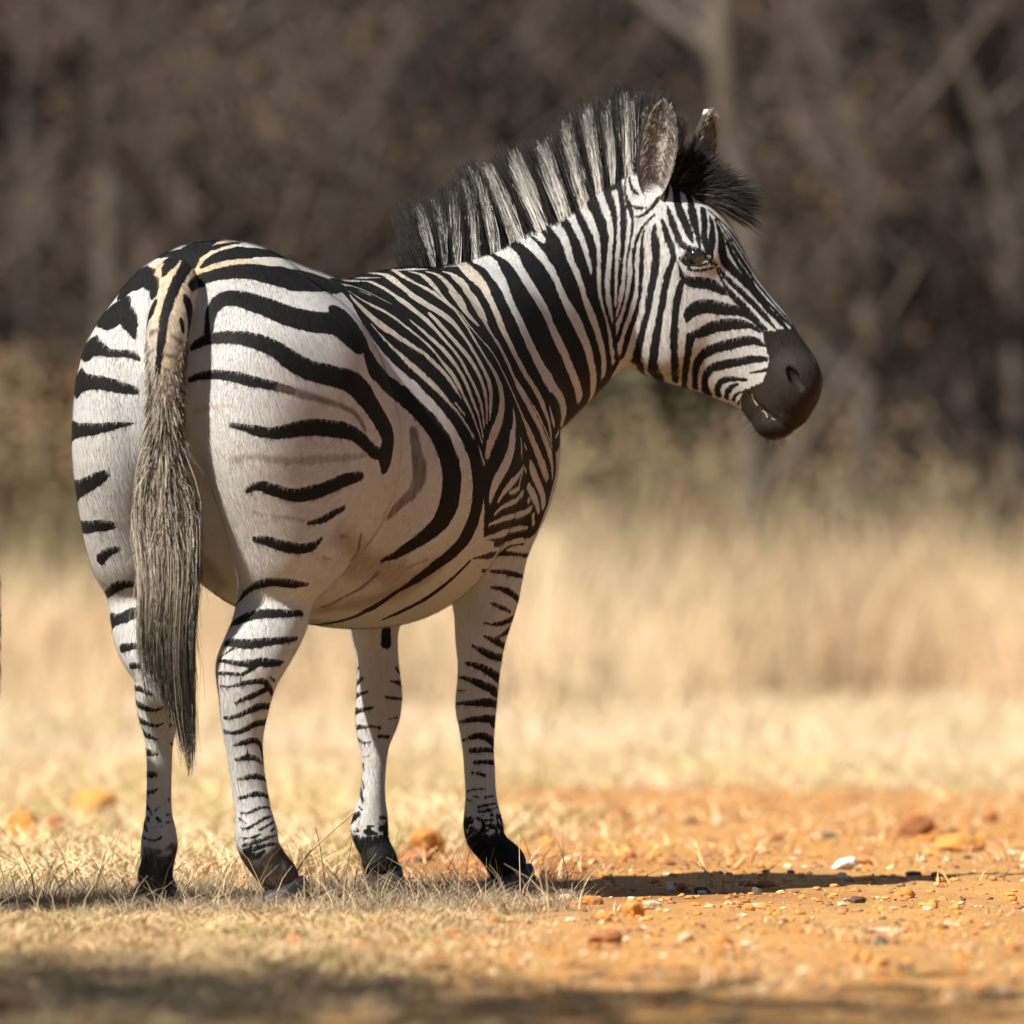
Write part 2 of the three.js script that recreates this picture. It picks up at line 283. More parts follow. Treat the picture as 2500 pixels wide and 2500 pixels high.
// ---------------------------------------------------------------- the coat: stripes traced on the photograph, laid on the body's surface
// each window of the photograph: left, top, pixels per unit
const WIN = { A: [100, 500, 0.4658], B: [700, 550, 0.4141], D: [150, 1300, 0.3623], E: [800, 1350, 0.466], K: [300, 1850, 0.2588], M: [820, 640, 0.2588], N: [1080, 480, 0.2588], P: [1100, 900, 0.2588], Q: [1440, 420, 0.2070], F: [1500, 550, 0.2847], X: [740, 1050, 0.4579] };
const strokes = [];
const rows = (text) => text.trim().split(/\s+/).map((t) => t.split(',').map(Number));
const S = (win, tone, text) => { const [x, y, k] = WIN[win]; for (const part of text.split(';')) if (part.trim()) strokes.push({ win, tone, pts: rows(part).map(([a, b, w]) => [x + a * k, y + b * k, w * k]) }); };
function FILL(win, tone, text, step = 9, side = 13, rough = false) {               // an area, filled with close strokes
  const [x, y, k] = WIN[win] ?? [0, 0, 1], poly = rows(text).map(([a, b]) => [x + a * k, y + b * k]);
  const ys = poly.map((p) => p[1]), lo = Math.min(...ys), hi = Math.max(...ys);
  for (let q = lo + step / 2; q < hi; q += step) {
    const cut = [];
    for (let i = 0; i < poly.length; i++) { const a = poly[i], b = poly[(i + 1) % poly.length]; if ((a[1] > q) !== (b[1] > q)) cut.push(a[0] + (b[0] - a[0]) * (q - a[1]) / (b[1] - a[1])); }
    cut.sort((a, b) => a - b);
    for (let i = 0; i + 1 < cut.length; i += 2) {
      const n = Math.max(1, Math.ceil((cut[i + 1] - cut[i]) / 14)), pts = [];
      for (let j = 0; j <= n; j++) pts.push([lerp(cut[i], cut[i + 1], j / n), q, side]);
      strokes.push({ win, tone, pts, area: true, rough });
    }
  }
}
const BLACK = 0, WHITE = 1, BROWN = 2, TAN = 3, MUZZLE = 4, CREAM = 5, FAINT = 6, DARKBROWN = 7, WARMWHITE = 8, DUST_SHADE = 9;
// creamy hair along the top line, the tail and the back
S('A', CREAM, '900,200,260 800,290,280 720,400,260 670,520,230 640,650,170 630,800,140 625,950,130');
S('A', CREAM, '820,330,160 1000,310,160 1200,330,150 1400,390,120');
S('M', CREAM, '80,220,160 300,260,260 600,380,330 900,560,300 1200,800,260 1500,1000,220');
S('N', CREAM, '20,700,200 250,760,260 450,800,260 650,700,240 850,600,240 1050,420,220 1250,260,200 1450,180,180');
// brown dust under the belly, with shade and bounce light painted into the tone
S('X', DUST_SHADE, '120,960,170 300,930,200 480,870,210 640,780,190 760,680,150'); S('X', DUST_SHADE, '200,560,160 330,720,240 480,760,200'); S('D', DUST_SHADE, '930,200,260 1000,330,240 1010,470,200');
// neck, shoulder and back: black ground with pale stripes
FILL('', BLACK, '828,690 870,674 950,654 1020,664 1100,655 1180,630 1270,570 1380,500 1440,455 1490,425 1506,440 1512,480 1512,583 1506,713 1497,778 1502,868 1507,884 1462,962 1398,1040 1350,1090 1353,1152 1337,1216 1312,1285 1294,1304 1229,1314 1190,1304 1190,1240 1183,1126 1172,1082 1148,1067 1105,999 1053,945 996,896 944,844 905,795 867,740 835,699');
S('M', WARMWHITE, '330,580,10 420,680,15 520,790,25 620,880,40 700,960,60 790,1040,65 870,1110,60 950,1190,55 1030,1280,40 1110,1370,30 1180,1460,25 1250,1560,25 1310,1680,25 1370,1800,25 1400,1900,20; 1130,1330,15 1180,1390,20 1220,1440,12');
S('M', WARMWHITE, '140,310,12 200,390,40 280,460,45 360,540,60 450,610,70 550,670,50 640,740,45 740,800,35 840,860,35 920,940,40 1000,1020,40 1080,1110,40 1140,1210,25 1180,1275,10');
S('M', WARMWHITE, '120,270,8 240,350,14 330,400,25 440,450,25 540,510,25 640,590,20 740,670,20 830,740,20 920,830,20 1000,930,25 1060,1010,40 1120,1080,45 1170,1180,30 1220,1290,25 1270,1390,22 1310,1490,20 1350,1600,15 1380,1700,10; 230,270,10 330,310,10');
S('M', WARMWHITE, '700,540,12 800,630,25 900,720,35 1000,810,45 1080,900,45 1140,980,35 1200,1080,35 1250,1190,30 1290,1300,30 1340,1420,25 1370,1540,20 1390,1650,12; 50,210,25 140,215,25 240,250,20 350,300,20 420,340,15 520,390,8');
S('M', WARMWHITE, '200,180,25 300,170,35 390,210,45 480,260,45 570,320,45 660,390,50 750,460,45 840,530,40 920,610,40 990,690,30 1060,770,30 1120,840,35 1180,920,30 1230,1020,30 1280,1110,30 1330,1220,30 1370,1330,28 1390,1450,20 1400,1560,12');
S('M', WARMWHITE, '890,490,30 950,550,40 1030,640,40 1110,730,40 1180,810,45 1250,890,45 1310,980,40 1360,1080,35 1400,1190,35 1420,1300,28 1425,1420,18 1425,1520,10');
S('M', WARMWHITE, '410,105,35 490,120,50 570,190,60 660,260,60 750,330,60 840,390,60 930,440,60 1010,490,60 1090,550,55 1150,620,40 1210,700,30 1270,790,30 1330,890,30 1380,980,35 1430,1080,40 1460,1180,40 1465,1280,35 1460,1380,22 1450,1480,12');
S('M', WARMWHITE, '525,55,20 600,110,35 700,170,35 800,220,35 900,270,35 980,330,30 1060,390,30 1120,440,25 1170,510,20 1230,590,20 1280,680,20 1340,780,22 1400,880,22 1460,970,30 1510,1060,40 1550,1160,45 1570,1270,45 1570,1380,50 1545,1490,60 1500,1600,70 1450,1720,70 1430,1820,50');
S('M', WARMWHITE, '720,90,40 810,110,50 880,170,45 930,230,30 980,290,15 1040,360,15 1120,430,12 1200,500,10; 880,90,40 960,110,55 1050,190,50 1110,270,60 1160,350,70 1200,430,50 1260,510,40 1330,580,25');
S('M', WARMWHITE, '1190,500,12 1260,600,12 1350,700,12 1430,790,15 1500,880,18 1550,980,18 1600,1080,20 1650,1190,25 1700,1300,28 1740,1400,30 1790,1520,40 1840,1640,45 1890,1760,45 1925,1850,50 1965,1950,50 1992,2030,40');
S('M', WARMWHITE, '1030,90,35 1110,110,50 1190,200,55 1260,300,60 1320,390,65 1360,470,65 1400,560,50 1460,660,35 1520,750,35 1570,840,50 1620,940,50 1660,1040,40 1710,1150,40 1770,1260,45 1830,1370,45 1890,1480,45 1932,1560,40 1962,1645,40 2002,1745,40 2032,1835,36 2047,1930,30 2044,2030,20');
S('M', WARMWHITE, '1180,10,60 1240,60,90 1330,160,90 1400,240,70 1450,340,60 1500,440,55 1540,540,60 1580,640,60 1630,750,50 1690,870,50 1740,970,50 1800,1070,45 1870,1180,45 1932,1290,45 1972,1395,35 2012,1495,25 2027,1595,20 2037,1685,12');
S('N', WHITE, '340,540,80 400,610,90 480,680,80 540,770,75 590,870,70 630,970,70 680,1070,70 730,1170,75 780,1280,75 820,1380,80 870,1480,80 910,1570,80 960,1660,85 1020,1750,85 1080,1840,85 1130,1932,80 1150,2040,75 1128,2140,55 1100,2220,30 1070,2270,12');
S('N', WHITE, '520,480,110 600,530,110 680,600,90 740,700,80 800,800,90 860,900,90 920,1000,90 980,1100,80 1020,1200,70 1060,1300,75 1110,1400,75 1160,1500,75 1200,1600,75 1240,1700,65 1280,1800,60 1300,1900,55');
S('N', WHITE, '720,340,110 800,420,90 880,500,85 950,580,85 1010,660,80 1060,750,70 1100,850,65 1140,940,75 1190,1040,90 1250,1150,110 1300,1250,100 1340,1350,80 1380,1450,75 1400,1550,65 1420,1650,60 1430,1750,55 1420,1850,45; 830,300,90 890,350,100 940,400,60 955,430,25');
S('N', WHITE, '960,180,100 1060,260,110 1120,340,90 1160,420,80 1190,520,75 1210,610,60 1260,700,70 1300,800,60 1330,900,50 1360,1000,65 1400,1100,85 1440,1200,70 1470,1300,60 1500,1400,55 1520,1500,50 1530,1600,50 1520,1680,40');
S('N', WHITE, '1100,60,110 1180,130,110 1230,220,80 1280,320,65 1320,410,55 1350,510,55 1380,600,45 1400,680,40 1400,720,20; 1270,-20,100 1340,120,90 1390,220,85 1430,310,75 1460,400,55 1475,500,45 1480,600,45 1475,700,45 1475,800,40 1480,900,35 1500,1000,25 1530,1100,20 1560,1200,22 1580,1300,30 1595,1400,40 1610,1500,40 1615,1560,35');
S('N', WHITE, '1490,-20,80 1530,100,80 1570,200,75 1590,300,60 1595,400,50 1580,500,45 1575,600,50 1565,700,60 1555,800,55 1555,900,50 1570,1000,60 1590,1080,45 1605,1170,20; 1630,-40,60 1665,120,45 1670,250,35 1665,350,40 1665,450,45 1655,550,40 1645,650,35 1640,750,30 1640,850,35 1640,950,35 1630,1040,20');
// shoulder
S('P', WHITE, '595,380,15 605,450,50 605,540,50 590,640,65 580,740,70 550,850,75 500,950,80 440,1050,90 400,1130,80 385,1200,60 380,1250,30; 665,660,20 675,720,40 670,790,40 675,850,15; 700,710,20 720,760,20');
S('P', WHITE, '690,920,20 650,1000,40 600,1060,50 540,1120,40 490,1180,35 450,1250,20; 660,1060,35 650,1090,25; 610,1150,30 560,1170,20; 750,870,20 770,950,60 810,1040,50 850,1130,50 880,1210,50 880,1290,40; 705,940,25 715,975,18');
S('P', WHITE, '735,1110,40 770,1160,60 800,1230,50 830,1310,40 835,1360,20; 680,1180,50 640,1240,40 560,1270,30 490,1300,25 420,1370,20; 740,1240,35 745,1260,20; 760,1320,40 690,1370,35 600,1390,35 520,1410,30 440,1440,30 370,1470,20; 780,1380,30 785,1460,30; 720,1500,30 630,1510,40 540,1540,40 450,1570,40 360,1590,30 310,1610,20');
S('P', WHITE, '650,150,14 740,290,14 820,420,14 880,540,14 930,650,12 958,740,10; 935,360,12 955,430,20 975,520,30 980,550,12');
S('P', BLACK, '220,1790,12 320,1770,25 420,1755,35 510,1740,45 600,1750,40 720,1760,35; 500,1720,20 520,1690,15 600,1665,20 700,1655,15; 430,1690,12 500,1670,12');
// flank
S('M', BLACK, '240,660,40 300,860,70 350,980,110 430,1080,130 530,1180,140 640,1270,140 760,1380,150 860,1480,150 950,1590,160 1010,1710,160 1060,1830,150 1090,1932,150');
S('X', BLACK, '745,60,95 775,140,95 795,220,100 795,310,100 780,400,100 740,490,90 660,560,70 570,620,55 490,670,40 420,695,15');
S('M', BLACK, '180,400,30 250,510,60 330,640,60 400,740,70 480,830,80 570,930,80 680,1030,60 800,1130,60 900,1230,70 1000,1330,80 1090,1430,90 1170,1540,100 1230,1650,100 1290,1780,100 1330,1900,100');
S('X', BLACK, '905,90,62 930,200,62 940,300,62 930,400,60 905,500,60 860,590,60 790,660,55 710,720,50 630,780,40 550,835,25 500,860,15 420,920,20 350,960,22 270,1000,25 180,1025,25 105,1036,26');
S('X', BLACK, '890,700,10 800,790,16 700,870,20 620,920,18 520,970,16 430,1010,12');
S('X', BROWN, '590,10,46 600,100,60 620,180,78 620,260,78 590,330,60 540,370,45 490,420,40 455,460,20; 400,760,16 330,830,16 280,860,14 200,900,10 130,940,14 105,944,10; 560,730,8 660,690,8; 310,560,12 300,620,14 292,670,30 255,695,14; 110,680,16 150,690,10; 200,560,10 240,570,8');
// rump, right side
S('A', BLACK, '860,200,60 800,260,60 750,340,60 705,420,60 670,510,55 645,590,50 635,680,45 625,760,40 615,850,32 610,940,16');
S('A', BLACK, '845,325,20 890,290,45 960,262,55 1060,245,60 1180,245,60 1280,265,50 1390,310,25 1450,345,10; 900,225,36 960,205,26 1050,196,20');
S('A', BLACK, '790,430,45 830,390,60 900,370,60 1000,350,70 1100,345,80 1200,365,90 1300,385,100 1400,400,95 1500,410,80 1570,420,50');
S('A', BLACK, '880,665,45 885,600,50 905,530,70 960,490,80 1040,490,85 1120,515,95 1220,550,100 1320,590,105 1420,610,105 1520,620,100 1600,640,110 1640,690,90');
S('M', BLACK, '60,530,150 150,560,110 210,640,80 260,730,60 300,830,50');
S('A', BLACK, '790,750,30 850,710,55 940,695,60 1050,695,75 1150,720,85 1240,760,90 1330,830,105 1420,870,105 1520,895,105 1620,920,110 1690,980,95 1740,1060,75 1790,1140,65 1820,1200,60 1825,1260,60 1795,1310,56');
S('A', BLACK, '785,915,35 850,890,45 950,890,55 1050,910,60 1150,935,56 1250,955,46 1320,975,40');
S('A', BROWN, '1250,960,40 1320,978,50 1400,1000,46 1500,1030,36 1600,1060,28 1660,1100,22 1700,1180,16');
S('A', TAN, '810,1080,25 900,1060,25 1000,1050,15');
S('A', BLACK, '1000,1155,25 1060,1165,40 1130,1185,55 1220,1200,65 1300,1185,75 1400,1165,85 1500,1170,90 1590,1180,85 1660,1210,65 1710,1260,55 1750,1300,60 1790,1320,64 1820,1300,60'); S('X', BLACK, '455,60,50 450,130,62 436,180,48');
S('A', FAINT, '985,1340,30 1060,1320,35 1150,1320,35 1250,1340,40 1350,1345,45 1450,1335,45 1550,1325,40 1650,1320,35 1700,1310,25');
S('A', BLACK, '1080,1500,25 1120,1470,50 1180,1480,60 1260,1510,65 1340,1525,70 1430,1510,75 1520,1475,70 1600,1440,65 1660,1425,55 1680,1420,40');
S('A', FAINT, '1120,1610,15 1200,1630,15 1300,1640,18 1400,1660,22'); S('A', BLACK, '1400,1670,16 1470,1655,35 1540,1615,35 1590,1585,20');
S('A', BLACK, '1125,1755,35 1180,1760,55 1250,1785,60 1320,1800,60 1380,1805,55 1430,1790,40 1470,1750,15');
// rump, left side, and the dock
S('A', BLACK, '790,205,30 720,255,60 665,320,50 645,365,20; 690,250,50 610,268,40 555,295,20; 380,460,60 470,400,90 540,380,90 590,420,70 590,470,30; 290,600,50 360,570,90 430,560,120 470,610,90 490,690,25');
S('A', BLACK, '225,760,70 290,745,90 350,780,45 420,780,40 480,780,45 515,810,25; 165,940,100 230,930,80 300,930,75 370,945,65 440,965,60 500,975,35; 165,1185,75 230,1180,75 300,1175,55 370,1160,45 440,1150,25 490,1145,8');
S('A', BLACK, '185,1495,80 240,1470,80 300,1435,70 335,1415,50; 240,1690,65 300,1680,60 365,1680,50; 310,1860,60 350,1820,50 400,1805,35; 600,505,15 580,550,30 560,605,15; 760,480,25 780,520,45 785,580,40 780,640,30 770,690,15; 735,600,20 745,660,20');
S('A', BROWN, '575,670,28 610,655,20; 690,690,25 740,720,20; 650,780,20 710,800,20; 565,780,16 590,760,14; 650,860,16 700,880,16; 660,940,14 710,960,14; 565,880,14 590,900,12; 570,980,14 600,1000,12');
// hind legs
S('D', BLACK, '1195,460,15 1230,410,30 1300,360,45 1380,335,55 1460,335,60 1540,345,60 1610,355,45 1660,350,20; 1155,610,25 1200,585,50 1280,560,65 1360,545,65 1450,545,60 1540,545,55 1620,545,40; 1110,740,40 1170,745,60 1250,755,70 1330,745,70 1420,735,55 1500,725,50 1590,715,25; 1160,780,20 1110,810,15 1070,840,12');
S('D', BLACK, '1060,865,25 1130,870,30 1200,885,40 1270,885,55 1340,875,65 1410,880,60 1470,880,40 1495,875,20; 1050,950,22 1120,950,25 1190,955,25 1220,960,20; 1220,955,25 1270,930,30 1310,900,25; 1205,965,8 1210,1010,8; 1070,1030,12 1120,1045,18 1180,1030,25 1250,1010,35 1320,1000,40 1380,1000,45 1410,1060,30 1425,1110,15; 1410,975,20 1435,1000,15');
S('D', BLACK, '1170,1150,15 1200,1135,30 1260,1110,40 1330,1080,40 1395,1055,30; 1095,1250,25 1150,1250,25 1210,1225,35 1280,1195,45 1350,1165,50 1405,1170,35; 1095,1340,20 1140,1355,25 1200,1345,35 1270,1310,40 1330,1280,45 1370,1280,40; 1155,1435,15 1210,1425,35 1270,1400,45 1320,1390,40 1345,1430,20 1355,1500,12 1362,1560,8');
S('D', BLACK, '1175,1530,20 1230,1520,40 1290,1510,45 1330,1530,30 1350,1555,15; 1255,1465,8 1250,1500,12; 1190,1665,20 1250,1650,35 1310,1640,40 1350,1640,35 1385,1680,15; 1205,1790,25 1260,1775,30 1320,1755,35 1370,1765,25 1400,1785,15');
S('D', BLACK, '315,410,50 360,370,60 410,345,65 460,345,45 520,355,15; 335,600,55 390,580,65 440,560,80 480,550,90 500,520,40; 405,780,60 460,765,55 510,770,45 545,760,25; 470,900,45 505,890,50 530,905,30; 490,1045,30 530,1050,40 570,1080,35 605,1090,20; 495,1140,30 540,1170,35 590,1200,35 640,1200,25 680,1180,12');
S('D', BLACK, '515,1250,35 560,1280,30 610,1305,25 660,1305,20 690,1285,12; 550,1345,35 590,1375,30 640,1395,20; 570,1475,40 600,1490,45 650,1495,15; 575,1630,35 610,1635,50 635,1630,35; 575,1755,25 605,1755,35 650,1725,10; 740,1230,30 770,1240,20; 735,1295,22 765,1310,14; 735,1420,16 750,1430,12');
S('D', BROWN, '490,1000,15 525,995,12');
S('K', BLACK, '222,460,25 260,480,25 275,545,10; 300,500,20 330,470,20 355,460,10; 235,570,30 245,600,15; 320,570,30 360,600,20; 205,640,20 230,690,15; 270,660,8 340,665,8 375,640,10; 420,610,30 445,600,15; 410,540,15 440,530,15; 430,390,15 436,410,10; 180,740,15 230,775,25 300,790,30 360,765,25 375,740,10');
S('K', BLACK, '1110,520,12 1160,540,25 1220,505,30 1290,465,35 1350,460,25 1390,475,10; 1100,570,20 1130,600,20 1165,620,10; 1100,650,10 1130,690,30 1190,665,20 1250,620,30 1310,580,35 1380,555,30 1415,550,15; 1290,680,25 1350,650,30 1420,605,25; 1100,750,10 1160,770,20 1230,755,25 1290,725,25; 1400,690,20 1430,660,15; 1130,830,25 1200,810,40 1290,790,45 1370,750,35 1450,730,20; 1150,890,60 1220,860,60 1300,840,50 1400,810,30 1460,810,20; 1100,930,50 1180,920,80 1260,940,70 1330,880,30');
S('K', DARKBROWN, '210,880,70 290,900,100 345,880,50; 420,860,40 470,800,60 490,880,50');
FILL('K', DARKBROWN, '170,950 250,930 350,920 440,940 520,880 500,1000 520,1400 60,1400 100,1150 190,1010', 6, 9);
FILL('K', DARKBROWN, '1060,900 1150,960 1300,960 1400,880 1480,840 1600,980 1700,1080 1780,1400 1200,1400 1260,1150 1150,1040', 6, 9);
// front legs
S('E', BLACK, '830,95,12 880,95,20 940,100,30 1000,115,30 1035,130,20; 860,180,15 900,180,25 940,195,35 975,220,35 1000,245,15; 855,260,10 890,275,20 920,290,30 955,308,15; 820,365,10 860,378,18 910,372,25 950,355,25 972,342,15; 885,440,10 920,430,20 950,405,20; 820,435,12 860,455,30 900,470,40 920,485,30; 760,488,12 810,510,35 860,540,45 905,550,35');
S('E', BLACK, '722,578,15 770,585,30 820,605,40 865,635,45 898,660,30; 682,650,12 740,660,25 800,685,40 850,710,45 888,725,30 892,755,15; 680,720,10 715,720,10; 675,790,15 730,785,25 790,785,35 850,780,50 888,795,35; 690,885,15 740,872,30 800,870,35 850,865,45 878,880,30 880,910,12; 708,980,15 750,965,25 800,955,35 850,965,40 868,1000,20; 748,1035,25 800,1030,30 868,1035,25; 770,1095,20 820,1095,25 872,1098,20');
S('E', BLACK, '755,1150,12 790,1155,22 820,1165,15; 715,1250,10 760,1240,12 800,1235,10 830,1235,8; 825,1280,12 870,1272,12; 790,1330,14 830,1320,18 880,1312,12; 790,1355,14 850,1350,20 890,1330,12; 725,1290,8 760,1300,8; 760,1275,8 790,1280,10');
S('E', BLACK, '150,610,20 165,600,8; 155,680,15 185,655,12; 150,750,18 205,728,12; 145,830,25 190,820,22 235,808,12; 145,915,28 190,912,22 225,908,15; 170,985,15 190,1010,15 225,990,8; 185,1070,10 215,1065,10; 360,605,12 378,630,10; 335,670,15 385,685,18; 300,752,12 350,762,18 395,765,15; 320,870,10 385,855,12; 240,910,15 275,915,15; 270,960,15 320,962,18; 308,410,50 308,470,55; 130,1390,30 160,1370,25; 185,1110,8 190,1140,6; 178,1180,8 190,1230,8; 175,1265,14 185,1300,14; 165,1330,12 180,1345,12; 280,1385,20 310,1390,14');
FILL('E', BLACK, '720,1385 905,1375 925,1480 705,1490', 5, 6, true);
FILL('E', BLACK, '140,1470 220,1430 310,1420 325,1490 110,1500', 5, 6, true);
FILL('E', BLACK, '110,1500 330,1490 350,1560 440,1800 100,1800 160,1600', 6, 12);
FILL('E', BLACK, '705,1490 925,1480 1040,1600 1110,1830 740,1830 800,1620 740,1530', 6, 12);
// head
S('Q', BLACK, '340,0,50 350,100,55 360,200,60 375,300,50 390,400,60 400,500,70 400,600,80 400,680,60 395,760,45 390,860,45 385,960,35 375,1060,35 365,1160,35 355,1260,35 345,1350,35 330,1450,20 320,1530,10');
S('Q', BLACK, '440,20,20 415,120,22 410,200,22 430,300,30 460,390,60 490,470,50 510,560,25 505,650,25 490,740,22 475,830,25 455,930,20 440,1030,14 430,1150,14 430,1300,14 415,1420,22 390,1530,22 360,1640,20 310,1750,18 260,1850,14; 470,60,25 465,140,30 500,190,35 540,240,45 570,265,25; 500,400,25 560,430,50 620,425,25; 665,420,20 670,424,16; 520,520,20 570,550,30 640,500,25 720,440,40 790,330,50 830,280,25; 570,560,15 575,610,8');
S('Q', BLACK, '760,500,25 690,570,20 620,650,25 580,720,30 550,800,30 525,900,35 510,1000,35 515,1100,30 520,1200,30 515,1320,40 490,1430,45 460,1550,40 430,1670,40 390,1780,40 350,1900,40; 640,690,15 620,790,25 610,900,45 615,1000,55 610,1100,50 605,1200,45 600,1320,40 590,1430,35 570,1560,40 540,1680,45 500,1790,50 460,1900,60');
S('Q', BLACK, '770,620,30 750,700,60 770,800,80 780,900,90 785,1000,90 770,1100,85 760,1200,80 740,1300,75 720,1400,70 700,1500,70 690,1600,65 670,1700,65 640,1800,65 610,1920,65; 855,560,30 880,650,60 910,750,70 950,850,65 980,930,60 1005,1020,55 960,1090,60 930,1160,70 910,1260,75 880,1370,75 860,1500,75 840,1620,75 820,1740,70 800,1850,80 790,1930,85');
S('Q', BLACK, '1035,1065,15 1060,1140,30 1090,1240,70 1180,1300,110 1280,1310,120 1380,1300,120 1460,1330,120 1530,1390,90 1590,1430,50 1620,1450,15; 1085,1290,60 1060,1370,80 1040,1460,75 1020,1560,70 1010,1680,75 1000,1800,75 990,1920,80');
S('Q', BLACK, '920,400,20 930,480,60 960,560,70 1000,650,70 1030,740,60 1060,830,70 1110,890,75 1200,910,50 1290,915,25; 975,90,20 1010,150,50 1020,250,70 1030,350,75 1060,450,80 1100,550,85 1140,640,90 1180,720,85 1200,790,60 1210,840,20; 930,100,15 920,200,50 900,290,45 880,350,20; 1000,50,20 1060,120,40 1110,190,25 1160,260,20 1190,330,50 1200,420,80 1220,520,95 1240,620,80 1270,720,60 1285,820,55 1300,890,30');
S('Q', BLACK, '1335,430,50 1355,550,70 1350,650,60 1345,750,60 1350,840,60 1390,910,70 1430,960,60 1450,990,30; 1420,520,20 1450,620,50 1455,720,65 1445,820,70 1435,900,60 1430,960,50; 1480,560,15 1520,660,40 1550,760,55 1565,860,75 1560,960,80 1580,1030,90 1640,1090,70 1710,1160,65 1790,1240,60 1860,1320,50 1930,1400,40; 1620,830,20 1670,930,35 1720,1030,40 1790,1130,40 1860,1220,40 1930,1310,35');
S('Q', BLACK, '1490,530,15 1560,640,20 1620,740,20 1690,850,25 1760,970,25 1830,1080,25 1900,1180,25; 1400,440,15 1480,520,15 1580,600,15 1680,720,18 1770,850,18 1850,980,18 1920,1100,18; 1060,1010,20 1100,1060,40 1170,1110,35; 1390,1000,80 1440,1060,70 1490,1090,30; 1160,1140,20 1220,1165,40 1320,1165,45 1400,1145,35 1470,1125,15; 1080,1000,25 1150,960,20 1250,945,18 1340,960,25 1400,990,40; 1100,1040,60 1180,1080,40 1280,1105,36 1380,1080,40');
S('Q', WHITE, '1200,1135,8 1230,1140,12; 1265,1140,10 1290,1130,12; 1340,1115,12 1370,1108,12; 1385,985,12 1420,1000,16; 1450,1040,12 1470,1060,10');
S('F', BLACK, '930,250,60 950,330,60 1000,380,50 1080,450,50 1160,530,45 1240,620,45 1320,720,45 1400,800,40 1470,870,30 1500,905,15; 960,150,15 1010,240,25 1060,330,28 1130,430,28 1210,540,28 1300,650,28 1400,750,25 1490,830,20 1560,910,12; 920,60,12 1000,170,16 1080,290,18 1160,410,18 1260,540,18 1370,670,16 1470,780,14 1550,880,10; 960,40,10 1040,150,12 1120,280,12 1200,400,12 1290,530,12 1390,660,10');
S('F', BLACK, '900,370,20 960,450,35 1040,530,40 1130,610,45 1220,700,45 1300,790,40 1370,870,25 1400,905,10; 880,380,12 920,470,20 970,550,35 1040,630,55 1120,710,55 1190,780,45 1250,850,35 1300,890,20; 625,810,40 630,770,80 680,715,105 760,690,105 850,700,100 950,720,85 1050,730,75 1130,760,55 1200,820,35 1260,890,20 1280,920,10');
S('F', BLACK, '640,950,50 700,940,70 780,900,85 860,870,90 950,850,90 1050,845,80 1130,850,60 1200,875,35 1250,915,15; 660,960,70 640,1040,60 630,1130,55 615,1220,50 600,1310,45 600,1400,40; 690,1400,45 690,1300,45 700,1200,55 740,1120,65 820,1070,75 910,1040,80 1010,1015,85 1110,995,75 1190,985,60 1260,1010,40 1290,1040,15');
S('F', BLACK, '790,1440,60 770,1350,45 790,1260,55 850,1210,65 950,1190,70 1050,1175,65 1150,1155,65 1230,1145,55 1300,1150,40; 890,1460,45 870,1390,45 900,1335,50 970,1315,45 1060,1320,35 1130,1325,20; 1170,1265,15 1230,1255,20 1300,1240,30; 960,1480,40 960,1420,45 1000,1380,40 1060,1360,20; 1020,1500,30 1030,1450,30 1070,1430,25 1100,1430,15; 1060,1540,20 1080,1480,14');
S('F', BLACK, '520,900,55 510,1000,55 515,1100,55 520,1200,60 525,1290,60 520,1340,50; 360,940,60 345,1040,60 335,1130,65 330,1220,75 350,1290,70 370,1310,40; 235,930,50 215,1020,55 195,1100,60 190,1180,60 220,1230,30; 130,910,45 100,1000,45 85,1080,40 70,1130,25; 50,920,35 20,990,30 0,1030,30; 20,1120,60 50,1140,30');
FILL('F', MUZZLE, '1290,915 1560,900 1680,1000 1800,1250 1800,1400 1740,1600 1640,1750 1500,1830 1350,1850 1190,1780 1105,1600 1100,1480 1130,1420 1200,1395 1290,1350 1330,1250 1345,1150 1310,1020', 5, 11);
// ---------------------------------------------------------------- lay the strokes on the surface
const eye3 = V(0, EYE, DIST);
function hit(px, py, behind) {                                      // where a pixel's ray meets the body; behind: where it leaves it again
  const d = ray(px, py).normalize();
  let t = 17.2, best = 9, bt = 0;
  for (let i = 0; i < 300 && t < 19.4; i++) {
    const f = zebraField(eye3.x + d.x * t, eye3.y + d.y * t, eye3.z + d.z * t);
    if (f < best) { best = f; bt = t; }
    if (f < 0.0006) break;
    t += clamp(f * 0.6, 0.0012, 0.03);
  }
  if (best >= 0.0006) {                                             // passes beside it: the nearest point of the outline
    if (best > 0.03) return null;
    return settle(V(eye3.x + d.x * bt, eye3.y + d.y * bt, eye3.z + d.z * bt));
  }
  if (behind) {
    let u = bt + 0.004;
    for (let i = 0; i < 200 && u < bt + 0.3; i++, u += 0.003) if (zebraField(eye3.x + d.x * u, eye3.y + d.y * u, eye3.z + d.z * u) > 0) break;
    return settle(V(eye3.x + d.x * u, eye3.y + d.y * u, eye3.z + d.z * u));
  }
  return V(eye3.x + d.x * bt, eye3.y + d.y * bt, eye3.z + d.z * bt);
}
const _n = [0, 0, 0];
function settle(p) { for (let i = 0; i < 4; i++) { const f = zebraField(p.x, p.y, p.z); zebraNormal(p.x, p.y, p.z, _n); p.x -= _n[0] * f; p.y -= _n[1] * f; p.z -= _n[2] * f; } return p; }
function facing(p) { zebraNormal(p.x, p.y, p.z, _n); const d = eye3.clone().sub(p).normalize(); return _n[0] * d.x + _n[1] * d.y + _n[2] * d.z; }
function seen(p) { const [x, y] = toPixel(p), h = hit(x, y); return h && h.distanceTo(p) < 0.025; }
const neckLine = [[1150, 890, -0.42], [1238, 866, -0.50], [1316, 808, -0.57], [1385, 752, -0.625], [1446, 700, -0.665], [1500, 640, -0.69], [1550, 580, -0.70]].map((a) => W(...a));
